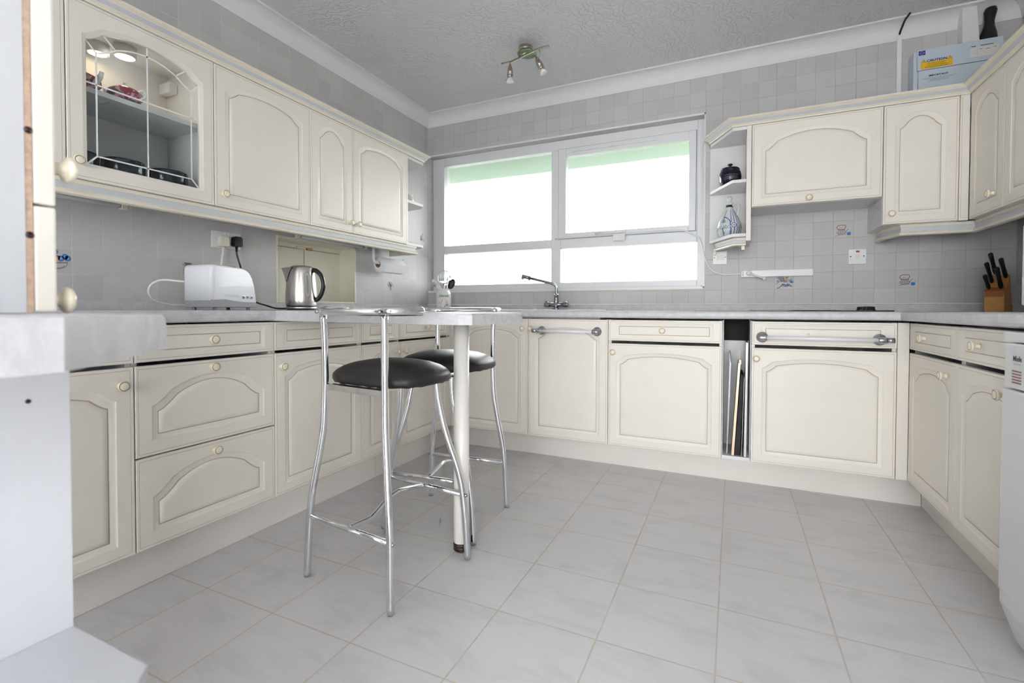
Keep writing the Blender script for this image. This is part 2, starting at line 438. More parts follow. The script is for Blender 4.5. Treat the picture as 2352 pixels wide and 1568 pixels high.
# ------------------------------------------------------------------ room shell
YF = -6.4
b = MB(); b.box(-.25, WX+.25, YF-.2, .3, -.1, 0); struct('floor', b, 'floor')
b = MB(); b.box(-.25, WX+.25, YF-.2, .3, ZC, ZC+.1); struct('ceiling', b, 'ceiling')
HY0, HY1, HZ0, HZ1, HX = -1.436, -.828, .9615, 1.337, -.135
b = MB()
b.box(-.25, 0, YF-.2, HY0, 0, ZC); b.box(-.25, 0, HY1, .3, 0, ZC); b.box(-.25, 0, HY0, HY1, 0, HZ0); b.box(-.25, 0, HY0, HY1, HZ1, ZC); b.box(-.25, HX-.02, HY0, HY1, HZ0, HZ1)
wl = struct('wall_left', b, 'wallL')
WY = .072                                   # plane of the window frame
wx0, wx1, wz0, wz1 = .001, 2.132, 1.072, 2.176
b = MB()
b.box(-.25, wx0, 0, .3, 0, ZC); b.box(wx1, WX+.25, 0, .3, 0, ZC); b.box(wx0, wx1, 0, .3, 0, wz0); b.box(wx0, wx1, 0, .3, wz1, ZC)
wb = struct('wall_back', b, 'wallB')
SY0, SY1, SZ0, SZ1 = -5.8, -4.4, .08, 2.12
b = MB(); b.box(WX, WX+.25, SY1, 0, 0, ZC); b.box(WX, WX+.25, YF-.2, SY0, 0, ZC); b.box(WX, WX+.25, SY0, SY1, 0, SZ0); b.box(WX, WX+.25, SY0, SY1, SZ1, ZC); struct('wall_right', b, 'wallL')
b = MB(); px0, px1, pz1 = 1.35, 3.2, 2.2
b.box(0, px0, YF-.2, YF, 0, ZC); b.box(px1, WX, YF-.2, YF, 0, ZC); b.box(px0, px1, YF-.2, YF, pz1, ZC); struct('wall_front', b, 'darkwall')
# coving
cp = [(0, ZC-.092), (.004, ZC-.092)]+[(.004+.078*(1-math.cos(a)), ZC-.092+.082*math.sin(a)) for a in [i*PI/2/8 for i in range(9)]]+[(.084, ZC-.009), (.084, ZC), (0, ZC)]
b = MB(); b.sweep([(.0, YF), (.0, 0), (WX, 0), (WX, YF)], cp); o = struct('trim_1', b, 'plaster')
for f in o.data.polygons: f.use_smooth = False
b = MB(); b.box(.002, wx1+.006, -.004, .002, wz1-.001, wz1+.010); b.box(wx1-.002, wx1+.008, -.004, .002, wz0-.006, wz1+.010); b.box(.002, wx1+.006, -.004, .02, wz0-.012, wz0+.004); struct('trim_2', b, 'upvc')

# window over the sink
win = bpy.data.objects.new('window_1', None); COL.objects.link(win); win['kind'] = 'structure'; win.location = (0, WY, wz0)
def wpart(name, mb, mat): return part(name, mb, mat, win, world=True)
def framebar(b, x0, x1, z0, z1, y0=WY, d=.06): b.box(x0, x1, y0, y0+d, z0, z1, .004)
b = MB()
fx0, fx1 = .002, 2.131
framebar(b, fx0, .112, wz0, wz1); framebar(b, 2.087, fx1, wz0, wz1); framebar(b, .112, 2.087, 2.104, wz1); framebar(b, .112, 2.087, wz0, 1.124)
framebar(b, 1.060, 1.135, 1.124, 2.104); framebar(b, 2.065, 2.087, 1.447, 2.104); framebar(b, .112, 1.060, 1.382, 1.448); framebar(b, 1.135, 2.087, 1.376, 1.447)
b.box(.02, 2.12, WY-.012, WY+.002, wz0, wz0+.014, .003)
wpart('window_frame', b, 'upvc')
b = MB(); sy = WY-.012
sx0, sx1, sz0, sz1 = 1.121, 2.078, 1.449, 2.107
for q in ((sx0, sx0+.058, sz0, sz1), (sx1-.044, sx1, sz0, sz1), (sx0+.058, sx1-.044, sz1-.058, sz1), (sx0+.058, sx1-.044, sz0, sz0+.038)): framebar(b, *q, y0=sy, d=.05)
wpart('opening_sash', b, 'upvc')
b = MB(); gy0, gy1 = WY-.0015, WY+.004
for q in ((sx0-.004, sx0, sz0-.004, sz1+.004), (sx1, sx1+.004, sz0-.004, sz1+.004), (sx0, sx1, sz1, sz1+.004), (sx0, sx1, sz0-.004, sz0)): b.box(q[0], q[1], gy0, gy1, q[2], q[3])
wpart('gasket', b, 'grey')
b = MB(); vz = 2.085
b.box(1.205+.02, 1.83, sy-.012, sy, vz-.012, vz+.006, .002); b.box(1.5, 1.53, sy-.016, sy, vz-.012, vz+.004, .002); wpart('trickle_vent', b, 'upvc')
for q in ((.106, 1.066, 1.442, 2.110), (.106, 1.066, 1.118, 1.388), (1.130, 2.092, 1.118, 1.382)):
    b = MB(); b.box(q[0], q[1], WY+.050, WY+.056, q[2], q[3]); wpart('glass_pane', b, 'frost')
b = MB(); b.box(sx0+.05, sx1-.04, sy+.041, sy+.047, sz0+.03, sz1-.05); wpart('glass_pane', b, 'frost')
# unseen glazed door added behind the camera to bring in fill daylight
fill_win2 = bpy.data.objects.new('fill_window_2', None); COL.objects.link(fill_win2); fill_win2['kind'] = 'structure'; fill_win2.location = (0, YF-.1, 0)
b = MB()
for q in ((px0, px0+.07, 0, pz1), (px1-.07, px1, 0, pz1), (px0+.07, px1-.07, pz1-.07, pz1), (px0+.07, px1-.07, 0, .09), ((px0+px1)/2-.06, (px0+px1)/2+.06, .09, pz1-.07)): b.box(q[0], q[1], YF-.13, YF-.07, q[2], q[3], .004)
part('window_frame', b, 'upvc', fill_win2, world=True)
for q in ((px0+.06, (px0+px1)/2-.05), ((px0+px1)/2+.05, px1-.06)):
    b = MB(); b.box(q[0], q[1], YF-.105, YF-.099, .085, pz1-.065); part('glass_pane', b, 'clear', fill_win2, world=True)
fill_win3 = bpy.data.objects.new('fill_window_3', None); COL.objects.link(fill_win3); fill_win3['kind'] = 'structure'; fill_win3.location = (WX+.1, (SY0+SY1)/2, SZ0)  # unseen side window, added to brighten the left cupboards
b = MB()
for q in ((SY0, SY0+.06, SZ0, SZ1), (SY1-.06, SY1, SZ0, SZ1), (SY0+.06, SY1-.06, SZ1-.06, SZ1), (SY0+.06, SY1-.06, SZ0, SZ0+.06), ((SY0+SY1)/2-.03, (SY0+SY1)/2+.03, SZ0+.06, SZ1-.06)): b.box(WX+.07, WX+.13, q[0], q[1], q[2], q[3], .004)
part('window_frame', b, 'upvc', fill_win3, world=True)
for q in ((SY0+.05, (SY0+SY1)/2-.02), ((SY0+SY1)/2+.02, SY1-.05)):
    b = MB(); b.box(WX+.098, WX+.104, q[0], q[1], SZ0+.05, SZ1-.05); part('glass_pane', b, 'clear', fill_win3, world=True)
# outside
b = MB(); b.box(-30, 30, -40, -2, -.62, -.6); b.m(1).box(-30, 30, -2, 40, -.62, -.6); struct('ground', b, ['paving', 'grass'])
b = MB(); r_ = random.Random(11)
bmesh.ops.create_grid(b.b, x_segments=24, y_segments=14, size=1)
for v in b.b.verts:
    x, z = v.co.x, v.co.y; v.co = Vector((.75+1.15*x, 8+.5*x*x+r_.uniform(-.16, .16), .75+1.35*z*(1-.25*x*x)+r_.uniform(-.08, .08)))
r2 = bmesh.ops.extrude_face_region(b.b, geom=list(b.b.faces))
for v in r2['geom']:
    if isinstance(v, bmesh.types.BMVert): v.co.y += .9
solo('hedge', b, 'hedge', 'light green garden hedge, blurred behind the lower right window pane', 'hedge')
b = MB(); b.box(-.6, 3.4, .302, .80, 2.15, 2.2); b.box(.004, wx1-.003, .136, .3015, 2.150, 2.1755); struct('trim_3', b, 'soffit')

# ------------------------------------------------------------------ printed tiles
def planeB(x0, z0, y=-.0012): return lambda u, v: (x0+u, y, z0+v)
def planeL(y0, z0, x=.0012): return lambda u, v: (x, y0+u, z0+v)
def circ(cx, cy, rx, ry, a0=0, a1=360, n=18): return [(cx+rx*math.cos(math.radians(a0+(a1-a0)*i/n)), cy+ry*math.sin(math.radians(a0+(a1-a0)*i/n))) for i in range(n+1)]
MM = ['blackp', 'brownp', 'bluep', 'sky', 'tan', 'greyp']
def kettle_motif(parent, pl):
    b = MB(); s = .001
    b.m(1).ribbon(smoothpath([(26*s, 40*s), (18*s, 50*s), (18*s, 58*s), (28*s, 66*s), (52*s, 67*s), (60*s, 60*s), (58*s, 50*s), (52*s, 40*s)], 4), .003, pl)
    b.m(1).ribbon([(24*s, 41*s), (56*s, 40*s)], .0042, pl)
    b.m(5).ribbon(smoothpath([(28*s, 45*s), (38*s, 51*s), (50*s, 45*s)], 4), .0016, pl)
    for i in range(8): b.m(0 if i % 2 else 5).ribbon(smoothpath([((24+i*4.6)*s, 37*s), ((20+i*5.6)*s, 26*s), ((24+i*4.6)*s, 14*s)], 4), .0017, pl)
    b.m(0).ribbon(circ(40*s, 25*s, 24*s, 12*s, 150, 290), .0012, pl)
    b.m(0).ribbon(smoothpath([(60*s, 24*s), (68*s, 38*s), (74*s, 42*s)], 4), .002, pl)
    b.m(1).ribbon(smoothpath([(8*s, 4*s), (30*s, 12*s), (62*s, 16*s)], 4), .0018, pl); b.m(4).ribbon(smoothpath([(14*s, 2*s), (34*s, 9*s), (60*s, 12*s)], 4), .0014, pl)
    b.m(2).disc((76*s, 15*s), 10*s, pl, 16, 8*s); 
    b.m(2).ribbon([(65*s, 23*s), (88*s, 24*s)], .003, pl); b.m(5).ribbon([(82*s, 30*s), (88*s, 38*s)], .001, pl)
    return part('printed_motif', b, MM, parent)
def bird_motif(parent, pl):
    b = MB(); s = .001
    for i in range(7): b.m(0 if i % 2 else 5).ribbon([((14+i*5)*s, 84*s), ((34+i*3.4)*s, (44+i)*s)], .0022, pl)
    b.m(4).disc((62*s, 58*s), 11*s, pl, 14, 17*s); b.m(4).disc((66*s, 74*s), 8*s, pl, 12, 8*s)
    b.m(0).disc((69*s, 77*s), 1.6*s, lambda u, v: tuple(Vector(pl(u, v))*1+Vector((0, 0, 0))), 8)
    for i in range(5): b.m(0).ribbon([((44+i*4)*s, 54*s), ((52+i*4)*s, 42*s)], .0015, pl)
    b.m(1).ribbon(smoothpath([(12*s, 6*s), (28*s, 14*s), (44*s, 34*s)], 4), .0042, pl); b.m(1).ribbon(smoothpath([(44*s, 30*s), (70*s, 26*s), (94*s, 14*s)], 4), .0025, pl); b.m(1).ribbon([(6*s, 76*s), (24*s, 62*s)], .0025, pl); b.m(1).ribbon([(82*s, 66*s), (97*s, 64*s)], .002, pl)
    for cx, cy, r in ((18, 48, 9), (48, 26, 10), (62, 22, 9), (74, 28, 9), (84, 50, 11), (92, 44, 8)):
        for k in range(5):
            a = k*2*PI/5; b.m(2 if (k+cx) % 3 else 3).ribbon(circ((cx+r*.55*math.cos(a))*s, (cy+r*.55*math.sin(a))*s, r*.38*s, r*.34*s, n=9), .0022, pl)
    b.m(0).ribbon([(6*s, 32*s), (16*s, 40*s)], .0015, pl); b.m(5).ribbon([(84*s, 20*s), (90*s, 26*s)], .003, pl)
    return part('printed_motif', b, MM, parent)
def tree_motif(parent, pl, rnd=3):
    b = MB(); s = .001; r = random.Random(rnd)
    for i in range(34):
        a = r.uniform(.1, PI-.1); d = r.uniform(8, 34); x, y = 46+d*math.cos(a)*1.05, 32+d*math.sin(a)*1.25
        b.m((0, 1, 5, 1, 4)[i % 5]).disc((x*s, y*s), r.uniform(2, 3.6)*s, pl, 7, r.uniform(2, 4.4)*s)
        if i % 4 == 0: b.m(5).ribbon([(46*s, 28*s), (x*s, y*s)], .0012, pl)
    b.m(3).quad([(40*s, 8*s), (54*s, 8*s), (57*s, 27*s), (38*s, 27*s)], pl)
    return part('printed_motif', b, MM, parent)
def flower_motif(parent, pl):
    b = MB(); s = .001
    b.m(3).disc((28*s, 58*s), 14*s, pl, 14); b.m(1).disc((30*s, 40*s), 12*s, pl, 12, 9*s)
    b.m(5).ribbon(smoothpath([(46*s, 90*s), (44*s, 70*s), (52*s, 50*s), (60*s, 24*s)], 4), .003, pl); b.m(5).ribbon(smoothpath([(40*s, 34*s), (60*s, 44*s), (72*s, 34*s), (54*s, 24*s)], 4), .002, pl); b.m(5).disc((45*s, 84*s), 5*s, pl, 8)
    return part('printed_motif', b, MM, parent)
def basket_motif(parent, pl):
    b = MB(); s = .001
    b.m(4).quad([(20*s, 44*s), (62*s, 44*s), (66*s, 70*s), (24*s, 72*s)], pl)
    b.m(5).ribbon(circ(50*s, 40*s, 36*s, 22*s, 180, 360), .0016, pl); b.m(1).ribbon([(14*s, 38*s), (88*s, 44*s)], .0028, pl); b.m(0).ribbon(circ(56*s, 34*s, 22*s, 12*s, 180, 350), .0014, pl)
    b.m(1).ribbon([(40*s, 74*s), (62*s, 64*s)], .004, pl)
    for cx, cy in ((30, 84), (50, 82), (68, 58), (80, 66), (88, 60), (44, 90)): b.m(2).ribbon(circ(cx*s, cy*s, 7*s, 8*s), .005, pl); b.m(3).ribbon(circ(cx*s, cy*s, 3*s, 4*s), .003, pl)
    return part('printed_motif', b, MM, parent)
kettle_motif(wb, planeB(2.8355, 1.3485)); kettle_motif(wb, planeB(3.1335, 1.0545))
bird_motif(wb, planeB(2.538, 1.049))
tree_motif(wl, planeL(-.519, 1.0545)); flower_motif(wl, planeL(-.1235, 1.449)); basket_motif(wl, planeL(-2.431, 1.0545)); bird_motif(wl, planeL(-1.936, 1.0545))
b = MB(); b.m(3).disc((.058, .03), .012, planeB(3.3455, 1.4575), 12); part('printed_motif', b, MM, wb)

# ------------------------------------------------------------------ serving hatch
t = thing('serving_hatch', 'cream painted two-door serving hatch recessed in the tiled wall behind the kettle', 'hatch', (0, (HY0+HY1)/2, HZ0))
b = MB()
b.box(HX-.019, -.001, HY0+.0005, HY0+.012, HZ0, HZ1-.001); b.box(HX-.019, .004, HY1-.012, HY1-.0005, HZ0, HZ1-.001); b.box(HX-.019, .002, HY0+.012, HY1-.012, HZ1-.014, HZ1-.001); b.box(HX-.019, -.001, HY0+.012, HY1-.012, HZ0-.0005, HZ0+.010)
b.box(HX-.019, HX+.012, HY0+.012, HY1-.012, HZ1-.040, HZ1-.014)
part('lining', b, 'hatch', t, world=True)
for y0, y1 in ((HY0+.014, -1.134), (-1.128, HY1-.014)):
    b = MB(); b.box(HX-.016, HX+.002, y0, y1, HZ0+.012, HZ1-.042, .002); part('hatch_door', b, 'hatch', t, world=True)
b = MB(); b.box(HX+.012, HX+.022, -1.20, -1.135, HZ1-.045, HZ1-.03, .002); part('catch', b, 'offplastic', t, world=True)
b = MB(); b.box(HX+.012, HX+.024, -1.125, -1.085, HZ1-.045, HZ1-.032, .002); part('catch', b, 'caramel', t, world=True)

# ------------------------------------------------------------------ left base run (faces +x)
def base_unit(label, loc, rz, w, rows, depth=.56, name='base_cabinet', ctop=.868, floor0=ZB, group=None, cat='cabinet'):
    """rows: (z0, z1, kind, part name, knob x, knob z)"""
    r = thing(name, label, cat, (loc[0], loc[1], floor0), rz, group)
    carcass(r, w, ctop-floor0, depth, 'white', top=False)
    for z0, z1, kind, nm, k in rows:
        door_front(r, 0, z0-floor0, w, z1-z0, kind, nm, [(k[0], k[1]-z0)] if k else None)
    return r
dl = .0045
DR = (ZD1+dl, ZT+dl); DO = (ZB, ZD0+dl+.004)
e = [-2.930, -2.430, -1.931, -1.430, -1.133, -.6136]
kz = .815
base_unit('cream base cabinet with an arched door, partly hidden by the near left worktop corner', (XL, e[0]), L90, .5, [(DR[0], DR[1], 'drawer', 'drawer', (.25, kz)), (DO[0], DO[1], 'arch', 'door', (.462, .688))])
base_unit('cream base unit of three drawers, two of them deep with arched panels', (XL, e[1]), L90, .499, [(DR[0], DR[1], 'drawer', 'drawer', (.243, kz)), (.4490, DO[1], 'wide', 'drawer', (.243, .717)), (ZB, .4475, 'wide', 'drawer', (.25, .416))])
base_unit('cream base cabinet with drawer and arched door behind the nearest stool', (XL, e[2]), L90, .501, [(DR[0], DR[1], 'drawer', 'drawer', (.25, kz)), (DO[0], DO[1], 'arch', 'door', (.03, .686))])
base_unit('narrow cream base cabinet with drawer and arched door, under the breakfast bar', (XL, e[3]), L90, .297, [(DR[0], DR[1], 'drawer', 'drawer', (.15, kz)), (DO[0], DO[1], 'arch', 'door', (.262, .690))])
base_unit('cream base cabinet with drawer and arched door ending at the window-side corner post', (XL, e[4]), L90, .5194, [(DR[0], DR[1], 'drawer', 'drawer', (.25, kz)), (DO[0], DO[1], 'arch', 'door', (.036, .687))])
b = MB(); b.box(XL-.03, XL, -.6105, -.572, ZB, ZT, .003); b.box(XL, .6595, YB, YB+.019, ZB, ZT, .002); solo('corner_post', b, 'cream', 'cream corner post between the left and window cupboards, behind the bar leg', 'corner post')
b = MB(); b.box(.510, .527, -2.93, -1.247, .001, ZB-.002); b.box(.510, .527, -1.244, -.477, .001, ZB-.002); solo('plinth', b, 'plinth', 'cream plinth under the left run of cupboards', 'plinth')
# ------------------------------------------------------------------ back base run (faces -y)
c = [.6600, 1.1617, 1.6602, 2.2607, 2.3963, 2.9932]
base_unit('cream corner base cabinet with a tall arched door, behind the bar leg', (c[0], YB), 0, .5017, [(ZB, ZT, 'arch', 'door', (.472, .808))])
def towel_rail(door, x0, x1, z, ext):
    b = MB(); y = -.052
    b.m(1).cyl((x0, y, z), (x1, y, z), .0095, 16)
    b.m(0)
    for x in (x0+.006, x1-.006):
        b.lathe([(0, 0), (.026, 0), (.027, .004), (.024, .008), (.011, .010), (.011, .040), (.0115, .046)], (x, 0, z), '-Y', 20)
        b.lathe([(.0, -.016), (.0135, -.016), (.0145, -.012), (.0145, .012), (.0135, .016), (0, .016)], (x, y, z), 'X', 18)
    xe = x0-.024 if ext < 0 else x1+.024
    b.lathe([(0, -.014), (.012, -.014), (.0125, .014), (0, .014)], (xe, y, z), 'X', 18)
    return part('towel_rail', b, ['satin', 'plastic'], door)
r = base_unit('cream appliance cabinet with a white towel rail across its tall door', (c[1], YB), 0, .4985, [(ZB, ZT, 'arch', 'door', (.022, .809))])
towel_rail([k for k in kids(r) if k.name.startswith('door')][0], .086, .440, .796-ZB, -1)
base_unit('cream base cabinet with drawer and wide arched door, right of the sink', (c[2], YB), 0, .6005, [(ZD1, ZT, 'drawer', 'drawer', (.30, .810)), (ZB, ZD0, 'arch', 'door', (.031, .684))])
r = base_unit('cream base cabinet with a white towel rail across its drawer, below the hob', (c[4], YB), 0, .5969, [(ZD1, ZT, 'drawer', 'drawer', None), (ZB, ZD0, 'arch', 'door', (.022, .680))])
towel_rail([k for k in kids(r) if k.name.startswith('drawer')][0], .040, .534, .787-ZD1, 1)
b = MB(); b.lathe([(0, 0), (.006, 0), (.0055, .0015), (0, .002)], (.245, 0, .806-ZD1), '-Y', 12); part('screw_cap', b, 'cream', [k for k in kids(r) if k.name.startswith('drawer')][0])
# open slot for trays
t = thing('tray_slot_unit', 'narrow open white slot for trays left of the hob cabinet', 'cabinet', (c[3], YB, ZB))
w = c[4]-c[3]
b = MB(); b.box(.0006, .0045, .03, .56, 0, .72); b.box(w-.0045, w-.0006, .03, .56, 0, .72); b.box(.0045, w-.0045, .004, .56, 0, .018); b.box(.0045, w-.0045, .25, .262, .018, .603); part('carcass', b, 'white', t)
b = MB(); b.box(.0045, w-.0045, .30, .306, .40, .722); part('void_shade_board', b, 'dark', t)  # dark sheet put in for the shade of the empty void behind
b = MB(); b.box(c[5]+.0005, XR-.0005, YB, YB+.02, ZB, ZT, .002); b.box(XR-.019, XR-.0005, YB+.02, YB+.05, ZB, ZT); solo('corner_post', b, 'cream', 'cream corner post between the hob cabinet and the right-hand cupboards', 'corner post')
b = MB(); b.box(.528, 3.123, -.477, -.460, .001, ZB-.002); solo('plinth', b, 'plinth', 'cream plinth under the window-side cupboards', 'plinth')
# ------------------------------------------------------------------ right base run (faces -x)
d = [-.6005, -1.0978, -1.540]
kzr = .809
base_unit('cream base cabinet with drawer and arched door in the right-hand corner', (XR, d[0]), -L90, d[0]-d[1], [(ZD1, ZT, 'drawer', 'drawer', (.188, kzr)), (ZB, ZD0, 'arch', 'door', (.415, .681))], depth=.57)
base_unit('cream base cabinet with drawer and arched door beside the white appliance', (XR, d[1]), -L90, d[1]-d[2], [(ZD1, ZT, 'drawer', 'drawer', (.17, kzr)), (ZB, ZD0, 'arch', 'door', (.337, .677))], depth=.57)
b = MB(); b.box(3.1244, 3.141, -1.54, -.477, .001, ZB-.002); solo('plinth', b, 'plinth', 'cream plinth under the right-hand cupboards', 'plinth')
# white appliance
AX = 2.985
t = thing('dishwasher', 'white front-loading appliance with louvred panel at the right-hand edge', 'appliance', (AX, -1.5465, 0), -L90)
b = MB(); b.box(0, .598, .03, .60, .10, .868, .003); part('body', b, 'appliance', t)
b = MB(); b.box(.001, .597, .0, .0295, .842, .868, .004); part('top_trim', b, 'appliance', t)
b = MB(); b.box(.001, .597, .004, .0295, .718, .838, .004); part('control_panel', b, 'appliance', t); cpan = kids(t)[-1]
cpan = [k for k in kids(t) if k.name.startswith('control_panel')][0]
b = MB(); b.text('Miele', .0195, lambda u, v: (.067+u, .0034, .792+v), bold=.0005); b.m(1); [b.ribbon([(.049+i*.006, .784), (.0535+i*.006, .784)], .0045, lambda u, v: (u, .0034, v)) for i in range(6)]; part('lettering', b, ['blackp', 'lgrey'], cpan)
b = MB()
for i in range(5): b.box(.044, .086, .0025, .006, .7335+i*.0075, .7365+i*.0075)
part('vent_slots', b, 'brownp', cpan)
b = MB(); b.box(.001, .597, .0, .0295, .16, .714, .004); part('door', b, 'appliance', t)
b = MB(); b.prism([(.004, .158), (.0295, .158), (.0295, .102), (.055, .02), (.04, .02), (.004, .125)], .001, .597, 'X'); part('kick_plate', b, 'appliance', t)

# ------------------------------------------------------------------ worktops
def edge_prof(o): return [(0, ZWB), (o-.012, ZWB), (o-.003, ZWB+.005), (o, ZWB+.014), (o, ZW-.012), (o-.004, ZW-.004), (o-.012, ZW), (0, ZW)]
b = MB()
fw = .020
b.box(.001, XL-.01, -2.93, -1.9425, ZWB, ZW); b.sweep([(XL-.01, -2.93), (XL-.01, -1.9425)], edge_prof(.01+fw))
solo('worktop', b, 'worktop', 'grey laminate worktop under the toaster along the left wall', 'worktop')
# bar piece: slopes a few millimetres towards its free end
b = MB()
zb0, zb1 = .8745, .8712
def sag(x): return 0 if x < .62 else -.0062*(x-.62)/.9
pl_ = [(.001, -1.941), (.62, -1.941), (1.455, -1.925), (1.472, -1.922), (1.512, -1.893), (1.545, -1.55), (1.53, -1.53), (.62, -1.50), (.62, -.62), (.001, -.62)]
top = [b.b.verts.new((x, y, ZW-.001+sag(x))) for x, y in pl_]; bot = [b.b.verts.new((x, y, ZWB-.001+sag(x)+.001)) for x, y in pl_]
b._f(top); b._f(bot[::-1])
for i in range(len(pl_)): j = (i+1) % len(pl_); b._f([bot[i], bot[j], top[j], top[i]])
bmesh.ops.bevel(b.b, geom=[ee for ee in b.b.edges if all(v.co.z > .9 and v.co.y < -1.5 and v.co.x > .5 for v in ee.verts) and (ee.verts[0].co-ee.verts[1].co).length < .9], offset=.006, segments=3, affect='EDGES')
bar = solo('breakfast_bar', b, 'worktop', 'grey laminate breakfast bar top running out from the left worktop', 'worktop')
t = thing('support_post', 'white round support post with dark foot under the breakfast bar end', 'post', (1.366, -1.722, 0))
b = MB(); b.lathe([(0, .032), (.0285, .032), (.0295, .034), (.0295, .868), (0, .868)], seg=32); part('tube', b, 'legwhite', t)
b = MB(); b.lathe([(0, .001), (.027, .001), (.0305, .005), (.0305, .016), (.029, .018), (.0305, .020), (.0305, .032), (0, .032)], seg=32); part('foot', b, 'brown', t)
# window run with sink cut-out
b = MB(); skx0, skx1, sky0, sky1 = .78, 1.60, -.535, -.125
b.box(.001, skx0, -.618, -.001, ZWB, ZW); b.box(skx1, WX-.001, YB+.012, -.001, ZWB, ZW); b.box(skx0, skx1, sky1, -.001, ZWB, ZW); b.box(skx0, skx1, YB+.012, sky0, ZWB, ZW)
b.sweep([(.622, YB+.012), (XR+.0, YB+.012)], edge_prof(.012+fw))
solo('worktop', b, 'worktop', 'grey laminate worktop under the window with sink and hob', 'worktop')
b = MB(); b.box(XR-.02+.012, WX-.001, -2.2, YB+.0115, ZWB, ZW); b.sweep([(XR-.008, YB+.0115), (XR-.008, -2.2)], edge_prof(.012+fw))
solo('worktop', b, 'worktop', 'grey laminate worktop along the right wall under the knife block', 'worktop')
b = MB(); u = [(.0005, .0), (.016, .0)]
up = [(0, ZW+.0005), (.016, ZW+.0005), (.016, .956), (.012, .960), (0, .960)]
b.m(0).sweep([(.0005, -2.93), (.0005, -.0005), (WX-.0005, -.0005), (WX-.0005, -2.2)], up)
b.m(1).sweep([(.0005, -.0165), (.0005, -.0005), (WX-.0005, -.0005)], [(0, .960), (.009, .960), (.006, .9645), (0, .9645)])
solo('upstand', b, ['worktop', 'upvc'], 'grey laminate upstand strip along the back of the worktops', 'upstand')

# sink and tap
t = thing('sink', 'pale inset sink with drainer sunk in the worktop under the window', 'sink', (1.19, -.32, ZW))
b = MB(); a0, a1, b0, b1 = .72, 1.635, -.555, -.055
b.box(a0, a1, b0, sky0+.006, ZW+.0003, ZW+.0048, .002); b.box(a0, a1, sky1-.006, b1, ZW+.0003, ZW+.0048, .002); b.box(a0, skx0+.006, sky0+.006, sky1-.006, ZW+.0003, ZW+.0048); b.box(skx1-.006, a1, sky0+.006, sky1-.006, ZW+.0003, ZW+.0048)
part('rim', b, 'ceramic', t, world=True)
b = MB(); b.box(skx0+.004, skx0+.008, sky0+.004, sky1-.004, .76, ZW+.003); b.box(skx1-.008, skx1-.004, sky0+.004, sky1-.004, .76, ZW+.003); b.box(skx0+.008, skx1-.008, sky0+.004, sky0+.008, .76, ZW+.003); b.box(skx0+.008, skx1-.008, sky1-.008, sky1-.004, .76, ZW+.003); b.box(skx0+.008, skx1-.008, sky0+.008, sky1-.008, .76, .764)
part('bowl', b, 'ceramic', t, world=True)
b = MB(); b.lathe([(0, 0), (.018, 0), (.0165, .006), (0, .0075)], (.993, -.085, ZW+.0048), seg=16); part('overflow_cap', b, 'plastic', t, world=True)
M['tapmetal'] = simple('tap_chrome', (150, 154, 161), .14, 1)
t = thing('mixer_tap', 'chrome swan-neck mixer tap behind the sink', 'tap', (1.162, -.092, ZW+.0048))
b = MB(); b.lathe([(0, 0), (.024, 0), (.026, .002), (.017, .012), (.015, .03), (.0165, .045), (.019, .056), (.0155, .07), (.0135, .095), (.0165, .098), (.0175, .104), (.0135, .112), (0, .112)], seg=24); b.cyl((-.06, 0, .036), (.06, 0, .036), .0155, 20); part('body', b, 'tapmetal', t)
for s in (-1, 1):
    b = MB(); b.lathe([(0, .052*s), (.017, .052*s), (.0185, .055*s), (.0185, .084*s), (.0165, .088*s), (0, .088*s)], (0, 0, .036), 'X', 18); b.box(min(.057*s, .083*s), max(.057*s, .083*s), -.010, .010, .05, .062, .003); part('handle', b, 'tapmetal', t)
b = MB(); sp = smoothpath([(0, 0, .108), (.001, 0, .135), (-.001, -.001, .160), (-.013, -.006, .178), (-.034, -.011, .187)], 5)+[Vector((-.182, -.05, .226))]
b.tube(sp, .0095, 14); b.tube([(-.176, -.0485, .2245), (-.238, -.065, .2405)], .0135, 16); b.cyl((-.232, -.0635, .232), (-.2335, -.064, .217), .0105, 14); b.lathe([(0, 0), (.007, 0), (.0035, -.012), (0, -.012)], (-.188, -.0515, .217), seg=10); part('spout', b, 'tapmetal', t)
# hob
t = thing('hob', 'black glass ceramic hob with four black knobs at its right side', 'hob', (2.69, -.31, ZW))
b = MB(); b.box(2.392, 2.992, -.555, -.055, ZW+.0004, ZW+.0058, .002); part('glass_top', b, 'blackglass', t, world=True)
for i, y in enumerate((-.205, -.265, -.325, -.385)):
    b = MB(); b.lathe([(0, 0), (.021, 0), (.021, .004), (.0185, .0055), (.0175, .017), (.016, .0185), (0, .0185)], (2.933+.004*(i % 2), y, ZW+.0058), seg=20); b.box(2.931, 2.937, y-.016, y+.016, ZW+.018, ZW+.0255, .001); part('control_knob', b, 'black', t, world=True)

# ------------------------------------------------------------------ wall cabinets, left (face +x)
UZ0, UZ1 = 1.3604, 1.9623; UH = UZ1-UZ0
a = [-2.985, -2.4664, -1.976, -1.4746, -1.171, -.671]
def wall_unit(label, loc, rz, w, rows, z0=UZ0, h=UH, depth=.3055, group=None):
    r = thing('wall_cabinet', label, 'cabinet', (loc[0], loc[1], z0), rz, group); carcass(r, w, h, depth-.0005, 'white')
    for kind, k in rows: door_front(r, 0, 0, w, h, kind, 'door', [k] if k else None)
    return r
wall_unit('cream wall cabinet at the far left, mostly hidden by the near cupboard', (XLU, a[0]), L90, a[1]-a[0], [('arch', None)])
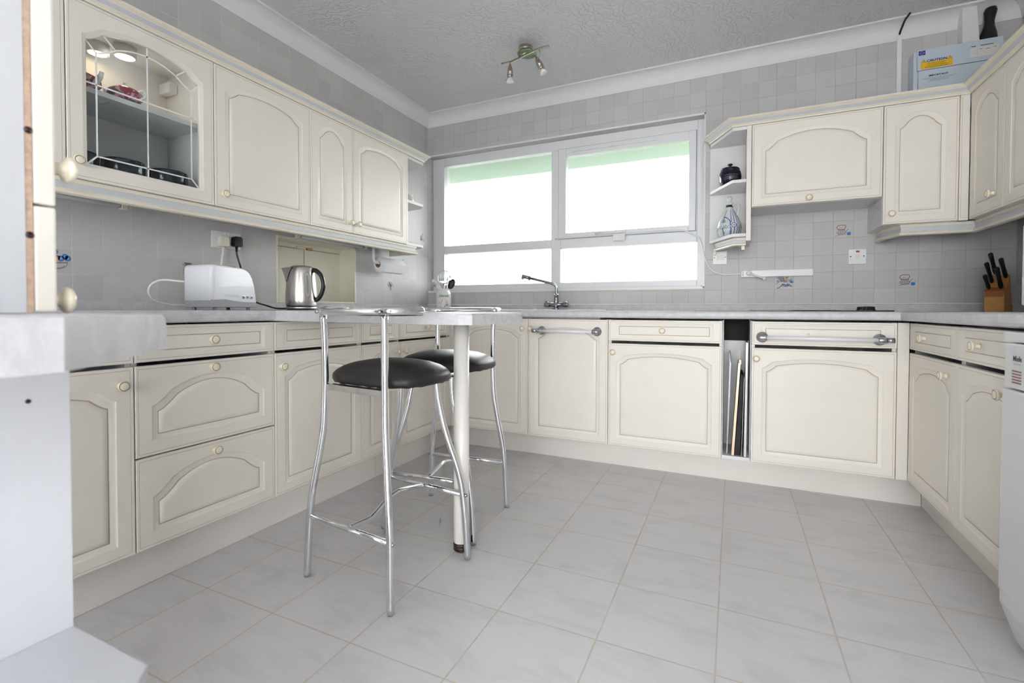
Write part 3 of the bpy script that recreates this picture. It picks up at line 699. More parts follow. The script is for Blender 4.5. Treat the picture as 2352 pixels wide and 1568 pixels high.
# glazed unit
gw_ = a[2]-a[1]
t = thing('wall_cabinet', 'cream glazed wall cabinet with white leaded door and lit interior', 'cabinet', (XLU, a[1], UZ0), L90)
carcass(t, gw_, UH, .305, 'white')
b = MB(); b.box(.017, gw_-.017, .045, .296, .318, .336); part('shelf', b, 'white', t)
g = .0015; w2, h2 = gw_-2*g, UH-2*g
AG = dict(s=.062, kh=.036, kx=.05)
b = front_bm(w2, h2, .043, .045, .045, prof=[(0, 0, 0), (.003, .002, 0), (.010, .0045, 0), (.013, .006, 0)], glass=True, **AG)
dg = part('door', b, ['cream', 'groove'], t); dg.location = (g, 0, g)
add_knob(dg, .024, .057)
gm = .056
b = MB(); pts = contour(gm-.006, w2-gm+.006, gm-.006, h2-.058+.006, **AG); b.prism(pts, .0105, .0135, 'Y'); part('glass_pane', b, 'clear', dg)
b = MB(); pl = lambda u, v: (u, .0098, v)
inn = contour(gm+.030, w2-gm-.030, gm+.034, h2-.058-.034, .062, .036, .058); outer = contour(gm, w2-gm, gm, h2-.058, **AG)
wl_ = .0052
b.ribbon(inn+[inn[0]], wl_, pl)
xc = w2/2
b.ribbon([(xc, gm), (xc, h2-.058)], wl_, pl); b.ribbon([(gm, .336), (w2-gm, .336)], wl_, pl)
b.ribbon([(gm, gm), (gm+.030, gm+.034)], wl_, pl); b.ribbon([(w2-gm, gm), (w2-gm-.030, gm+.034)], wl_, pl)
zs_o = h2-.058-.062; zs_i = h2-.058-.034-.062
for s in (0, 1):
    fx = (lambda x: x) if s == 0 else (lambda x: w2-x)
    b.ribbon([(fx(gm), zs_o), (fx(gm+.030), zs_i)], wl_, pl); b.ribbon([(fx(gm+.052), zs_o+.036), (fx(gm+.030+.058), zs_i+.036)], wl_, pl)
part('lead_strips', b, 'lead', dg)
for x, yd in ((.196, .24), (.254, .172)):
    b = MB(); b.m(0).lathe([(0, 0), (.036, 0), (.036, -.036), (.032, -.040), (.029, -.038)], (x, yd, UH-.0165), seg=24); b.m(1).lathe([(.029, -.038), (0, -.038)], (x, yd, UH-.0165), seg=24); part('downlight', b, ['white', 'lamp'], t)
b = MB(); b.box(gw_-.05, gw_-.017, .22, .296, .50, .545, .003); part('hanging_bracket', b, 'plastic', t)
wall_unit('plain cream wall cabinet directly right of the glazed one', (XLU, a[2]), L90, a[3]-a[2], [('arch', (.036, .057))])
wall_unit('narrow cream wall cabinet above the hatch on the left wall', (XLU, a[3]), L90, a[4]-a[3], [('arch', (.277, .057))])
wall_unit('cream wall cabinet at the window end of the left wall', (XLU, a[4]), L90, a[5]-a[4], [('arch', (.030, .057))])
# open end shelves by the window, left
t = thing('corner_shelf', 'open white end shelves beside the left wall cabinets, next to the window', 'shelf', (.15, a[5], UZ0))
SHL = [(.0015, a[5]+.001), (.2967, a[5]+.001), (.2967, -.478), (.235, -.425), (.0015, -.39)]
b = MB(); b.box(.0015, .2985, a[5]+.0005, a[5]+.017, UZ0, UZ1); part('side_panel', b, 'cream', t, world=True)
for z in (UZ0, 1.6485, UZ1-.018):
    b = MB(); b.prism([(x, y+.0165 if y == a[5]+.001 else y) for x, y in SHL], z, z+.018, 'Z', .0015); part('shelf_board', b, 'white', t, world=True)
# ------------------------------------------------------------------ wall cabinets, back and right
bx = [2.397, 2.9988, 3.2991]
FZ0 = 1.5032
wall_unit('wide cream wall cabinet with a lift-up flap above the hob', (bx[0], YBU), 0, bx[1]-bx[0], [('wide', (.278, .025))], z0=FZ0, h=UZ1-FZ0, depth=.296)
wall_unit('narrow cream wall cabinet right of the flap cabinet above the hob', (bx[1], YBU), 0, bx[2]-bx[1], [('arch', (.035, .052))], depth=.296)
b = MB(); b.box(bx[2]+.0005, XRU-.0005, YBU, YBU+.018, UZ0, UZ1, .002); b.m(1).box(bx[2]+.0075, XRU-.004, YBU-.0004, YBU+.001, UZ0+.012, UZ0+.0132); b.box(bx[2]+.0075, bx[2]+.0085, YBU-.0004, YBU+.001, UZ0+.012, UZ1-.012); solo('filler_panel', b, ['cream', 'groove'], 'cream filler panel in the corner of the right wall cabinets', 'panel')
wall_unit('cream wall cabinet on the right wall, next to the corner', (XRU, YBU-.004), -L90, .316, [('arch', (.235, .075))], depth=.294)
wall_unit('cream wall cabinet on the right wall, cut off by the picture edge', (XRU, YBU-.3215), -L90, .5, [('arch', None)], depth=.294)
# open end shelves, right of the window
t = thing('corner_shelf', 'open white end shelves right of the window holding a jar and a jug', 'shelf', (2.28, -.05, UZ0-.02))
b = MB(); b.box(2.3715, 2.3955, -.2925, -.0015, 1.317, UZ1+.001, .001); part('side_panel', b, 'cream', t, world=True)
b = MB(); b.box(2.168, 2.371, -.010, -.0015, 1.34, UZ1); part('back_panel', b, 'white', t, world=True)
SHR = [(2.371, -.0105), (2.371, -.290), (2.298, -.290), (2.170, -.045), (2.170, -.0105)]
for z in (1.342, 1.649, UZ1-.018):
    b = MB(); b.prism(SHR, z, z+.018, 'Z', .0015); part('shelf_board', b, 'white', t, world=True)
b = MB(); pp = [(0, 1.341), (-.004, 1.341), (-.004, 1.329), (-.007, 1.327), (-.007, 1.311), (0, 1.307), (.004, 1.303), (.003, 1.296), (-.004, 1.293), (-.016, 1.293), (-.016, 1.341)]
b.sweep([(2.196, -.0105), (2.196, -.045), (2.303, -.262), (2.3715, -.262)], [(o-.0, z) for o, z in pp], mats=[0, 0, 0, 1, 0, 0, 0, 0, 0, 0, 0]); b.box(2.350, 2.366, -.255, -.2, 1.27, 1.293); b.box(2.196, 2.208, -.06, -.02, 1.27, 1.293); part('pelmet', b, ['ctrim', 'blue'], t, world=True)
# ------------------------------------------------------------------ mouldings
CR = [(-.004, 1.9632), (.003, 1.9632), (.004, 1.970), (.011, 1.9745), (.0125, 1.9765), (.024, 1.9895), (.0255, 1.992), (.034, 1.9955), (.0385, 2.0), (.0375, 2.0065), (.030, 2.0095), (-.004, 2.0095)]
CM = [0, 0, 0, 0, 1, 0, 0, 0, 0, 0, 0, 0]
def PEL(z): return [(-.004, z), (-.006, z-.012), (-.010, z-.015), (-.010, z-.035), (-.003, z-.039), (.002, z-.045), (.001, z-.052), (-.006, z-.056), (-.020, z-.056), (-.020, z)]
PM = [0, 0, 1, 0, 0, 0, 0, 0, 0, 0]
b = MB(); b.sweep([(XLU, -2.985), (XLU, -.478)], CR, CM, endcut=(0, .6)); solo('cornice', b, ['ctrim', 'blue'], 'cream and pale blue cornice along the top of the left wall cabinets', 'moulding')
b = MB(); b.sweep([(.300, -2.985), (.300, -.548), (.05, -.525)], PEL(1.3598), PM); solo('light_pelmet', b, ['ctrim', 'blue'], 'cream and pale blue pelmet under the left wall cabinets', 'moulding')
b = MB(); b.sweep([(2.166, -.052), (2.296, YBU), (XRU, YBU), (XRU, -1.12)], CR, CM, endcut=(.6, 0)); solo('cornice', b, ['ctrim', 'blue'], 'cream and pale blue cornice round the right-hand wall cabinets', 'moulding')
b = MB(); b.sweep([(3.032, -.0015), (3.032, -.100), (3.078, -.268), (XRU+.028, -.268), (XRU+.028, -1.12)], PEL(1.3598), PM); solo('light_pelmet', b, ['ctrim', 'blue'], 'cream and pale blue pelmet under the right-hand wall cabinets', 'moulding')

# ------------------------------------------------------------------ under-cabinet tubes
def strip_light(label, x, y0, y1, z):
    t = thing('strip_light', label, 'light', (x, (y0+y1)/2, z), 0, 'strip lights under the left wall cabinets')
    b = MB(); b.box(x-.025, x+.02, y0, y1, z, UZ0-.0005, .002)
    for y, s in ((y0, 1), (y1, -1)): b.box(x-.014, x+.014, min(y, y+.018*s), max(y, y+.018*s), z-.024, z, .002)
    part('holder', b, 'offplastic', t, world=True)
    b = MB(); b.m(0).cyl((x, y0+.03, z-.011), (x, y1-.03, z-.011), .008, 14); b.m(1).cyl((x, y0+.018, z-.011), (x, y0+.03, z-.011), .0082, 14); b.cyl((x, y1-.03, z-.011), (x, y1-.018, z-.011), .0082, 14); part('fluorescent_tube', b, ['tube', 'satin'], t, world=True)
strip_light('white fluorescent strip light under the glazed wall cabinet', .055, -2.80, -2.178, 1.349)
strip_light('white fluorescent strip light above the serving hatch', .055, -1.35, -.795, 1.347)

# ------------------------------------------------------------------ sockets and switches
def plateL(y0, y1, z0, z1): b = MB(); b.box(.0005, .0095, y0, y1, z0, z1, .003); return b
t = thing('wall_socket', 'white double wall socket with two plugs, above the toaster', 'socket', (.0, -1.725, 1.225))
part('plate', plateL(-1.799, -1.651, 1.2235, 1.3055), 'plastic', t, world=True)
b = MB(); b.box(.0095, .013, -1.736, -1.727, 1.288, 1.304, .001); b.box(.0095, .013, -1.716, -1.707, 1.286, 1.302, .001); part('rocker', b, 'plastic', t, world=True)
def plug(label, y, z, mat, group=None):
    t = thing('plug', label, 'plug', (.0097, y, z), 0)
    b = MB(); b.prism([(-.024, -.018), (-.018, -.025), (.018, -.025), (.024, -.018), (.022, .02), (.014, .026), (-.014, .026), (-.022, .02)], .0, .03, 'X', .005); part('body', b, mat, t)
    b = MB(); b.cyl((.012, 0, -.024), (.012, 0, -.05), .0065, 12, .0045); part('grommet', b, mat, t)
    return t
plug('white plug in the left half of the socket above the toaster', -1.752, 1.254, 'offplastic'); plug('black plug in the right half of the socket above the toaster', -1.682, 1.262, 'black')
def cable(label, pts, r, mat, n=8):
    b = MB(); b.tube(smoothpath(pts, n), r, 8); return solo('power_cable', b, mat, label, 'cable')
cable('white cable hanging from the white plug to the toaster', [(.0217, -1.752, 1.205), (.024, -1.760, 1.17), (.035, -1.775, 1.11), (.055, -1.80, 1.03), (.08, -1.87, .96), (.09, -1.98, .94), (.10, -2.085, .952), (.115, -2.128, .985), (.125, -2.127, 1.022), (.150, -2.100, 1.043), (.195, -2.062, 1.040), (.225, -2.045, 1.036)], .0042, 'plastic')
cable('black cable running from the black plug to the kettle base', [(.0217, -1.682, 1.213), (.024, -1.68, 1.19), (.035, -1.672, 1.14), (.06, -1.672, 1.07), (.09, -1.685, 1.02), (.13, -1.70, .985), (.17, -1.69, .958), (.2, -1.65, .94), (.20, -1.60, .9275), (.215, -1.545, .9265)], .0042, 'black')
# fused switch by the window, cooker switch
t = thing('fused_switch', 'white switched fuse plate below the open shelves by the window', 'switch', (2.229, 0, 1.212))
b = MB(); b.box(2.187, 2.272, -.0095, -.0005, 1.2115, 1.2955, .003); part('plate', b, 'plastic', t, world=True)
b = MB(); b.box(2.213, 2.229, -.0115, -.0095, 1.241, 1.268, .001); b.box(2.235, 2.252, -.0135, -.0095, 1.240, 1.268, .001); part('rocker', b, 'offplastic', t, world=True)
b = MB(); b.lathe([(0, 0), (.0033, 0), (0, .001)], (2.197, -.0095, 1.255), '-Y', 10); b.lathe([(0, 0), (.0033, 0), (0, .001)], (2.261, -.0095, 1.2575), '-Y', 10); part('screws', b, 'grey', t, world=True)
t = thing('cooker_switch', 'white cooker switch plate with red indicator above the hob', 'switch', (2.952, 0, 1.187))
b = MB(); b.box(2.909, 2.995, -.0095, -.0005, 1.187, 1.2725, .003); part('plate', b, 'plastic', t, world=True)
b = MB(); b.box(2.944, 2.961, -.0135, -.0095, 1.217, 1.245, .001); part('rocker', b, 'offplastic', t, world=True)
b = MB(); b.box(2.945, 2.962, -.0112, -.0095, 1.254, 1.264, .0005); part('indicator_lamp', b, 'neon', t, world=True)
b = MB(); b.lathe([(0, 0), (.0033, 0), (0, .001)], (2.920, -.0095, 1.231), '-Y', 10); b.lathe([(0, 0), (.0033, 0), (0, .001)], (2.983, -.0095, 1.2325), '-Y', 10); part('screws', b, 'blackp', t, world=True)
# window winder
t = thing('window_winder', 'white window winder with crank handle and curved conduit up to the window', 'window opener', (2.54, 0, 1.147))
b = MB(); b.box(2.352, 2.736, -.022, -.0005, 1.1265, 1.1685, .004); part('housing', b, 'upvc', t, world=True)
b = MB(); pw = lambda u, v: (2.3625+u, -.0224, 1.147+v)
for k_ in (-.010, 0, .010): b.ribbon(smoothpath([(-.004, k_-.003), (.004, k_-.001), (-.003, k_+.002), (.005, k_+.003)], 4), .0012, pw)
part('red_print', b, 'red', t, world=True)
b = MB(); b.lathe([(0, .022), (.016, .022), (.017, .026), (.0155, .036), (.011, .040), (0, .0405)], (2.3965, 0, 1.151), '-Y', 20); b.tube([(2.402, -.041, 1.148), (2.472, -.047, 1.117)], [.0065, .0042], 12); b.lathe([(0, -.012), (.009, -.010), (.0115, 0), (.009, .010), (0, .012)], (2.478, -.05, 1.114), '-Y', 16); part('crank_handle', b, 'plastic', t, world=True)
cp_ = [(2.352, -.011, 1.149), (2.30, -.0105, 1.1475), (2.243, -.0105, 1.1495), (2.185, -.011, 1.177), (2.147, -.010, 1.24), (2.122, .008, 1.334), (2.10, .035, 1.393), (2.04, .047, 1.435), (1.96, .0515, 1.455), (1.62, .0515, 1.4565), (1.10, .0525, 1.4495)]
b = MB(); b.tube(smoothpath(cp_, 6), .0052, 10); part('conduit', b, 'plastic', t, world=True)
b = MB(); b.tube([(1.405, .047, 1.462), (1.56, .038, 1.470), (1.625, .030, 1.470)], .010, 12, ell=(1.0, .55)); b.box(1.535, 1.618, .038, .0585, 1.408, 1.452, .003); b.cyl((1.545, .036, 1.418), (1.545, .038, 1.418), .004, 10); b.cyl((1.607, .036, 1.418), (1.607, .038, 1.418), .004, 10); part('opener_arm', b, 'plastic', t, world=True)

# ------------------------------------------------------------------ things on the left worktop
# toaster
t = thing('toaster', 'white long-slot toaster with three dark blue buttons, near the socket', 'toaster', (.285, -1.935, ZW), L90+math.radians(9.5))
TL, TD, TH = .118, .076, .1895
prof = [(-TL, .040), (-TL, .172), (-TL+.006, .185), (-TL+.02, .1895), (.030, .186), (.058, .181), (.078, .168), (.094, .145), (.106, .110), (.114, .070), (TL, .030), (.060, .030), (.0, .034), (-.06, .042)]
def toastbox(z_of, inset=0.):
    b = MB(); n = len(prof); ys = [(-TD, .012), (-TD+.004, .004), (-TD+.014, 0), (TD-.014, 0), (TD-.004, .004), (TD, .012)]
    cx, cz = 0, .1; rings = []
    for y, ins in ys:
        r = []
        for x, z in prof:
            k = ins/.118; r.append(b.b.verts.new((x*(1-k), y, cz+(z-cz)*(1-k*.9))))
        rings.append(r)
    for i in range(len(rings)-1):
        for j in range(n): b._f([rings[i][j], rings[i][(j+1) % n], rings[i+1][(j+1) % n], rings[i+1][j]], True)
    b._f(rings[0]); b._f(rings[-1][::-1]); return b
part('shell', toastbox(None), 'toast', t)
b = MB(); pb = [(-TL+.004, .012), (-TL+.002, .045), (-.06, .045), (0, .037), (.06, .032), (TL-.004, .032), (TL-.008, .012)]; b.prism(pb, -TD+.004, TD-.004, 'Y', .003); part('base', b, 'grey', t)
b = MB(); b.box(-TL+.02, .03, -.045, -.018, .1885, .1900); b.box(-TL+.02, .03, .018, .045, .1885, .1900); part('bread_slot', b, 'blackp', t)
for x in (-.085, .085):
    for y in (-.055, .055):
        b = MB(); b.cyl((x, y, 0), (x, y, .013), .008, 12); part('foot', b, 'grey', t)
for i in range(3):
    b = MB(); b.m(1).lathe([(0, 0), (.0078, 0), (.0078, .0022), (.0068, .003), (.0060, .0028)], (.038+i*.0215, -TD, .056), '-Y', 20); b.m(0).lathe([(.0060, .0028), (0, .0035)], (.038+i*.0215, -TD, .056), '-Y', 20); part('button', b, ['navy', 'satin'], t)
b = MB(); b.text('Russell Hobbs', .0115, lambda u, v: (-.048+u, -TD-.0004, .058+v), align='LEFT'); b.ribbon(circ(-.055, .0615, .0045, .0045), .0012, lambda u, v: (u, -TD-.0004, v)); b.ribbon([(-.0575, .0595), (-.0525, .0635)], .001, lambda u, v: (u, -TD-.0004, v)); part('lettering', b, 'lgrey', t)
# kettle
t = thing('kettle', 'brushed steel kettle with black handle on its base, in front of the hatch', 'kettle', (.262, -1.497, ZW), math.radians(24.5))
b = MB(); b.m(1).lathe([(0, .0005), (.070, .0005), (.072, .003), (.072, .006)], seg=32); b.m(0).lathe([(.072, .006), (.0755, .007), (.0755, .016), (.072, .018), (0, .018)], seg=32); part('power_base', b, ['steel', 'black'], t)
b = MB(); b.m(1).lathe([(0, .0185), (.070, .0185), (.0735, .022)], seg=36); b.m(0).lathe([(.0735, .022), (.0755, .026), (.0765, .05), (.0755, .09), (.072, .14), (.066, .19), (.061, .214), (.058, .219)], seg=36)
body = part('body', b, ['steel', 'black'], t)
b = MB(); b.lathe([(.0585, .2185), (.056, .222), (.045, .2275), (.02, .231), (0, .2315)], seg=32); part('lid', b, 'steel', t)
b = MB()     # spout: a V shaped lip towards -x
sp0 = [(-.022, -.0585, .2195), (-.070, -.036, .2185), (-.096, -.013, .2175), (-.104, 0, .217), (-.096, .013, .2175), (-.070, .036, .2185), (-.022, .0585, .2195)]
mid = [(-.038, -.0585, .185), (-.066, -.036, .184), (-.084, -.013, .183), (-.090, 0, .182), (-.084, .013, .183), (-.066, .036, .184), (-.038, .0585, .185)]
low = [(-.0535, -.0500, .146), (-.064, -.034, .143), (-.0708, -.013, .140), (-.072, 0, .138), (-.0708, .013, .140), (-.064, .034, .143), (-.0535, .0500, .146)]
R_ = [[b.b.verts.new(p) for p in q] for q in (low, mid, sp0)]
for i in range(2):
    for j in range(6): b._f([R_[i][j], R_[i][j+1], R_[i+1][j+1], R_[i+1][j]], True)
b._f([b.b.verts.new(p) for p in sp0]); part('spout', b, 'steel', t)
b = MB(); b.tube(smoothpath([(.050, 0, .208), (.078, 0, .204), (.103, 0, .178), (.114, 0, .135), (.107, 0, .092), (.090, 0, .062), (.074, 0, .050)], 5), .0115, 12, ell=(1, 1.1)); part('handle', b, 'black', t)
b = MB(); vr = lambda z: .0766-.0112*max(0, (z-.05)/.14)**1.6
ang = math.radians(-43)
for mi_, hw0, gz0, gz1, dr in ((0, .0100, .070, .192, .0014), (1, .0062, .078, .182, .0022)):
    b.m(mi_); L_, Rr = [], []; zc_, zh_ = (gz0+gz1)/2, (gz1-gz0)/2
    for i in range(17):
        z = gz0+(gz1-gz0)*i/16; hw = hw0*math.sqrt(max(.01, 1-abs((z-zc_)/zh_)**6)); r = vr(z)+dr
        for lst, sg in ((L_, -1), (Rr, 1)): a = ang+sg*hw/r; lst.append(b.b.verts.new((r*math.cos(a), r*math.sin(a), z)))
    for i in range(16): b._f([L_[i], Rr[i], Rr[i+1], L_[i+1]], True)
part('water_gauge', b, ['lgrey', 'gaugefill'], t)
b = MB(); q = []
for i in range(7):
    a = math.radians(-52)+i*.022*2.4/1; q.append(a)
lo = [b.b.verts.new((.0772*math.cos(a), .0772*math.sin(a), .033)) for a in q]; hi = [b.b.verts.new((.0776*math.cos(a), .0776*math.sin(a), .045)) for a in q]
for i in range(6): b._f([lo[i], lo[i+1], hi[i+1], hi[i]], True)
part('badge', b, 'satin', t)
# kitchen paper
t = thing('paper_towel_holder', 'white bracket holding a kitchen roll below the left wall cabinets', 'holder', (.11, -.62, 1.239))
b = MB(); b.tube(smoothpath([(.11, -.782, UZ0-.001), (.11, -.782, 1.30), (.11, -.781, 1.262), (.11, -.770, 1.243), (.11, -.745, 1.239)], 5), .0095, 12); b.tube([(.11, -.745, 1.239), (.11, -.475, 1.239)], .0095, 12); b.tube([(.11, -.478, 1.239), (.11, -.468, 1.25), (.11, -.466, 1.285)], .006, 10); part('bracket', b, 'plastic', t, world=True)
t = thing('kitchen_roll', 'roll of white kitchen paper on the bracket below the left wall cabinets', 'kitchen roll', (.11, -.62, 1.225))
b = MB(); b.lathe([(.021, 0), (.052, 0), (.052, .235), (.021, .235), (.021, 0)], (.11, -.735, 1.2275), 'Y', 36); sh = [(.11+.0528*math.cos(a), 1.2275+.0528*math.sin(a)) for a in [i*.25 for i in range(0, 2)]]
b.prism([(.1615, 1.236), (.1628, 1.236), (.1610, 1.205), (.1560, 1.178), (.1550, 1.178), (.1595, 1.205)], -.728, -.502, 'Y'); part('paper', b, 'paper', t, world=True)
b = MB(); b.lathe([(.0205, -.001), (.0185, -.001), (.0185, .236), (.0205, .236), (.0205, -.001)], (.11, -.735, 1.2275), 'Y', 24); part('core', b, 'card', t, world=True)
# utensil jar
jx, jy = .236, -.125
t = thing('utensil_jar', 'white pottery jar lettered in green, in the corner by the window', 'jar', (jx, jy, ZW+.001))
JP = [(0, .002), (.054, .0), (.058, .003), (.0595, .012), (.0595, .125), (.057, .135), (.049, .143), (.0485, .158), (.0505, .163), (.048, .165), (.045, .163), (.045, .05), (0, .05)]
b = MB(); b.lathe(JP, seg=36); part('pot', b, 'ceramic', t)
ca = math.atan2(-3.28-jy, 2.31-jx)
def onjar(r): return lambda u, v: (r*math.cos(ca+u/r), r*math.sin(ca+u/r), v)
pj = onjar(.0601)
b = MB(); b.text('Utensils', .0285, lambda u, v: pj(u, .100+v), shear=.35, bold=.0004, sx=.92); part('lettering', b, 'green', t)
b = MB(); r_ = random.Random(5)
for i in range(46):
    aa = r_.uniform(0, 2*PI); dd = r_.uniform(.45, 1); b.m((0, 1, 0, 2, 1)[i % 5]).disc((.036*dd*math.cos(aa), .048+.038*dd*math.sin(aa)), r_.uniform(.0014, .0032), pj, 7)
for i in range(6): aa = i*PI/3; b.m(3).ribbon([(.004*math.cos(aa), .05+.004*math.sin(aa)), (.024*math.cos(aa+.4), .05+.024*math.sin(aa+.4))], .0012, pj)
part('printed_wreath', b, ['red', 'dkgreen', 'brownp', 'pink'], t)
def utensil(nm, label, mb, mat): return solo(nm, mb, mat, label, 'utensil', None)
U0 = Vector((jx, jy, ZW)); RV = Vector((.91, .414, 0)); FV = Vector((-.414, .91, 0))   # across / away from the room
def uv(u, v, w=0.): return U0+RV*u+FV*w+Vector((0, 0, v))
def flat(b, pts2, w, thick):
    A = [b.b.verts.new(uv(u, v, w-thick/2)) for u, v in pts2]; B_ = [b.b.verts.new(uv(u, v, w+thick/2)) for u, v in pts2]; n = len(A)
    b._f(A); b._f(B_[::-1])
    for i in range(n): b._f([A[i], A[(i+1) % n], B_[(i+1) % n], B_[i]])
b = MB(); cx, cz, r0 = .002, .258, .051
b.tube([uv(cx+r0*math.cos(aa), cz+r0*1.0*math.sin(aa), .004) for aa in [i*2*PI/28 for i in range(29)]], .0035, 8)
for i in range(9):
    x = cx-.042+i*.0105; hh = math.sqrt(max(0, r0**2-(x-cx)**2)); b.tube([uv(x-.006, cz-hh*.9, .004), uv(x, cz, .012), uv(x+.004, cz+hh*.95, .004)], .0019, 6)
flat(b, [(cx-.034, cz-.046), (cx+.036, cz-.046), (cx+.044, cz-.03), (cx-.042, cz-.03)], .004, .003)
b.tube([uv(cx, cz-r0, .004), uv(-.004, .150, .0), uv(-.012, .062, -.004)], .005, 10); utensil('slotted_ladle', 'round slotted steel skimmer standing in the utensil jar', b, 'satin')
b = MB(); flat(b, [(-.020, .165), (-.034, .160), (-.093, .222), (-.083, .242), (-.079, .243), (-.024, .186)], -.012, .003)
for i in range(4): flat(b, [(-.072+.008*i, .222-.008*i), (-.068+.008*i, .226-.008*i), (-.052+.008*i, .210-.008*i), (-.056+.008*i, .206-.008*i)], -.0145, .001) if False else None
b.tube([uv(-.026, .172, -.012), uv(-.016, .140, -.012), uv(.020, .062, -.008)], .0048, 10); utensil('fish_slice', 'grey slotted slice leaning left in the utensil jar', b, 'tin')
b = MB(); b.lathe([(0, -.018), (.018, -.014), (.030, -.004), (.034, .005), (.032, .005), (.028, -.003), (.016, -.011), (0, -.014)], seg=22, T=Matrix.Translation(uv(-.066, .200, .012)) @ Matrix.Rotation(-.35, 4, 'X') @ Matrix.Rotation(.3, 4, 'Y')); b.tube([uv(-.040, .185, .010), uv(-.022, .150, .012), uv(.012, .062, .012)], .0045, 10); utensil('serving_spoon', 'steel spoon behind the grey slice in the utensil jar', b, 'chrome')
b = MB(); T_ = Matrix.Translation(uv(.062, .203, -.004)) @ Matrix.Rotation(.4255, 4, 'Z') @ Matrix.Rotation(.45, 4, 'Y') @ Matrix.Diagonal((.026, .010, .043, 1))
bmesh.ops.create_uvsphere(b.b, u_segments=20, v_segments=12, radius=1, matrix=T_)
for f in b.b.faces: f.smooth = True
b.tube([uv(.045, .172, -.004), uv(.034, .148, -.003), uv(0, .062, 0)], .0055, 10); utensil('plastic_spoon', 'black plastic spoon leaning right in the utensil jar', b, 'black')
b = MB(); b.tube([uv(.028, .238, .014), uv(.026, .17, .012), uv(.012, .062, .010)], .0045, 10); b.tube([uv(.050, .252, .014), uv(.044, .272, .014), uv(.034, .258, .014), uv(.028, .236, .014)], .004, 8); utensil('steel_whisk', 'steel tool with a looped end behind the skimmer in the utensil jar', b, 'satin')

# ------------------------------------------------------------------ glazed cabinet contents and shelf jars
def teapot(label, x, y, z, k, rz):
    t = thing('teapot', label, 'teapot', (x, y, z), rz, 'rose teapots in the glazed cabinet')
    b = MB(); b.lathe([(0, .001), (.028*k, .001), (.045*k, .012*k), (.058*k, .03*k), (.055*k, .048*k), (.036*k, .062*k), (.030*k, .064*k)], seg=28); part('pot', b, 'rose', t)
    b = MB(); b.lathe([(.031*k, .064*k), (.02*k, .070*k), (.006*k, .073*k), (.005*k, .078*k), (.008*k, .083*k), (0, .087*k)], seg=20); part('lid', b, 'ceramic', t)
    b = MB(); b.tube(smoothpath([(.050*k, 0, .025*k), (.070*k, 0, .040*k), (.082*k, 0, .066*k)], 5), [.011*k]*4+[.009*k]*4+[.007*k]*3, 10); part('spout', b, 'ceramic', t)
    b = MB(); b.tube(smoothpath([(-.050*k, 0, .050*k), (-.075*k, 0, .052*k), (-.080*k, 0, .030*k), (-.054*k, 0, .018*k)], 5), .0045*k, 8); part('handle', b, 'ceramic', t)
teapot('rose-patterned teapot in the middle of the glazed cabinet shelf', .205, -2.248, UZ0+.3365, .95, math.radians(-155))
teapot('rose-patterned teapot at the left end of the glazed cabinet shelf', .20, -2.378, UZ0+.3365, .95, math.radians(20))
def bowl(label, x, y):
    t = thing('soup_bowl', label, 'bowl', (x, y, UZ0+.0165), math.radians(120), 'dark glazed soup bowls in the glazed cabinet')
    b = MB(); b.lathe([(0, .001), (.045, .001), (.060, .012), (.064, .035), (.061, .038), (.062, .044), (.066, .052), (.067, .094), (.0645, .100), (.0625, .098), (.060, .06), (.05, .02), (0, .012)], seg=32); part('body', b, 'slate', t)
    b = MB(); b.tube(smoothpath([(.060, -.016, .084), (.078, -.012, .082), (.082, 0, .081), (.078, .012, .082), (.060, .016, .084)], 4), .0055, 8); part('handle', b, 'slate', t)
bowl('dark glazed soup bowl in the middle of the glazed cabinet floor', .215, -2.262); bowl('dark glazed soup bowl at the right of the glazed cabinet floor', .215, -2.106); bowl('dark glazed soup bowl cut off at the left of the glazed cabinet floor', .185, -2.395)
t = thing('spice_jar', 'small patterned white jar on the open shelf left of the window', 'jar', (.20, -.517, 1.6667))
b = MB(); b.lathe([(0, .001), (.026, .001), (.032, .008), (.035, .025), (.033, .042), (.027, .050), (.0265, .056)], seg=24); b.m(1)
for i in range(26): aa = i*2.4; b.disc((0, 0), .001, lambda u, v: (0, 0, 0), 3) if False else b.disc((aa*.0335, .014+(i*7 % 20)*.0012), .0028, lambda u, v: (.0354*math.cos(u/.0335), .0354*math.sin(u/.0335), v), 6)
part('body', b, ['ceramic', 'brownp'], t)
b = MB(); b.lathe([(0, .056), (.029, .056), (.030, .058), (.030, .066), (.028, .068), (0, .069)], seg=24); part('lid', b, 'ceramic', t)
t = thing('honey_pot', 'dark blue lidded stoneware pot on the open shelf right of the window', 'jar', (2.285, -.135, 1.6675))
b = MB(); b.lathe([(0, .001), (.044, .001), (.050, .006), (.060, .030), (.0625, .055), (.059, .080), (.052, .096), (.050, .099)], seg=36); part('pot', b, 'denim', t)
b = MB(); pr = lambda u, v: (.0628*math.cos(-1.57+.1+u/.0628), .0628*math.sin(-1.57+.1+u/.0628), v)
b.text('Honey is sweet', .013, lambda u, v: pr(u, .056+v), shear=.3, align='CENTER') if False else None
r_ = random.Random(2)
for k, z in enumerate((.058, .046, .036)):
    x = -.045
    pts = [(-.045+i*.0025, z+.0035*math.sin(i*1.9+k)+.002*math.sin(i*.9)) for i in range(36)]
    b.ribbon(pts, .0008, pr)
part('incised_script', b, 'lgrey', t)
b = MB(); b.lathe([(.052, .098), (.053, .101), (.047, .108), (.018, .115), (.008, .118), (.007, .124), (.014, .127), (.015, .132), (.010, .136), (0, .137)], seg=32); part('lid', b, 'denim', t)
t = thing('sherry_jug', 'pale stoneware jug with blue stripes and stopper on the lowest open shelf', 'jug', (2.283, -.135, 1.3605))
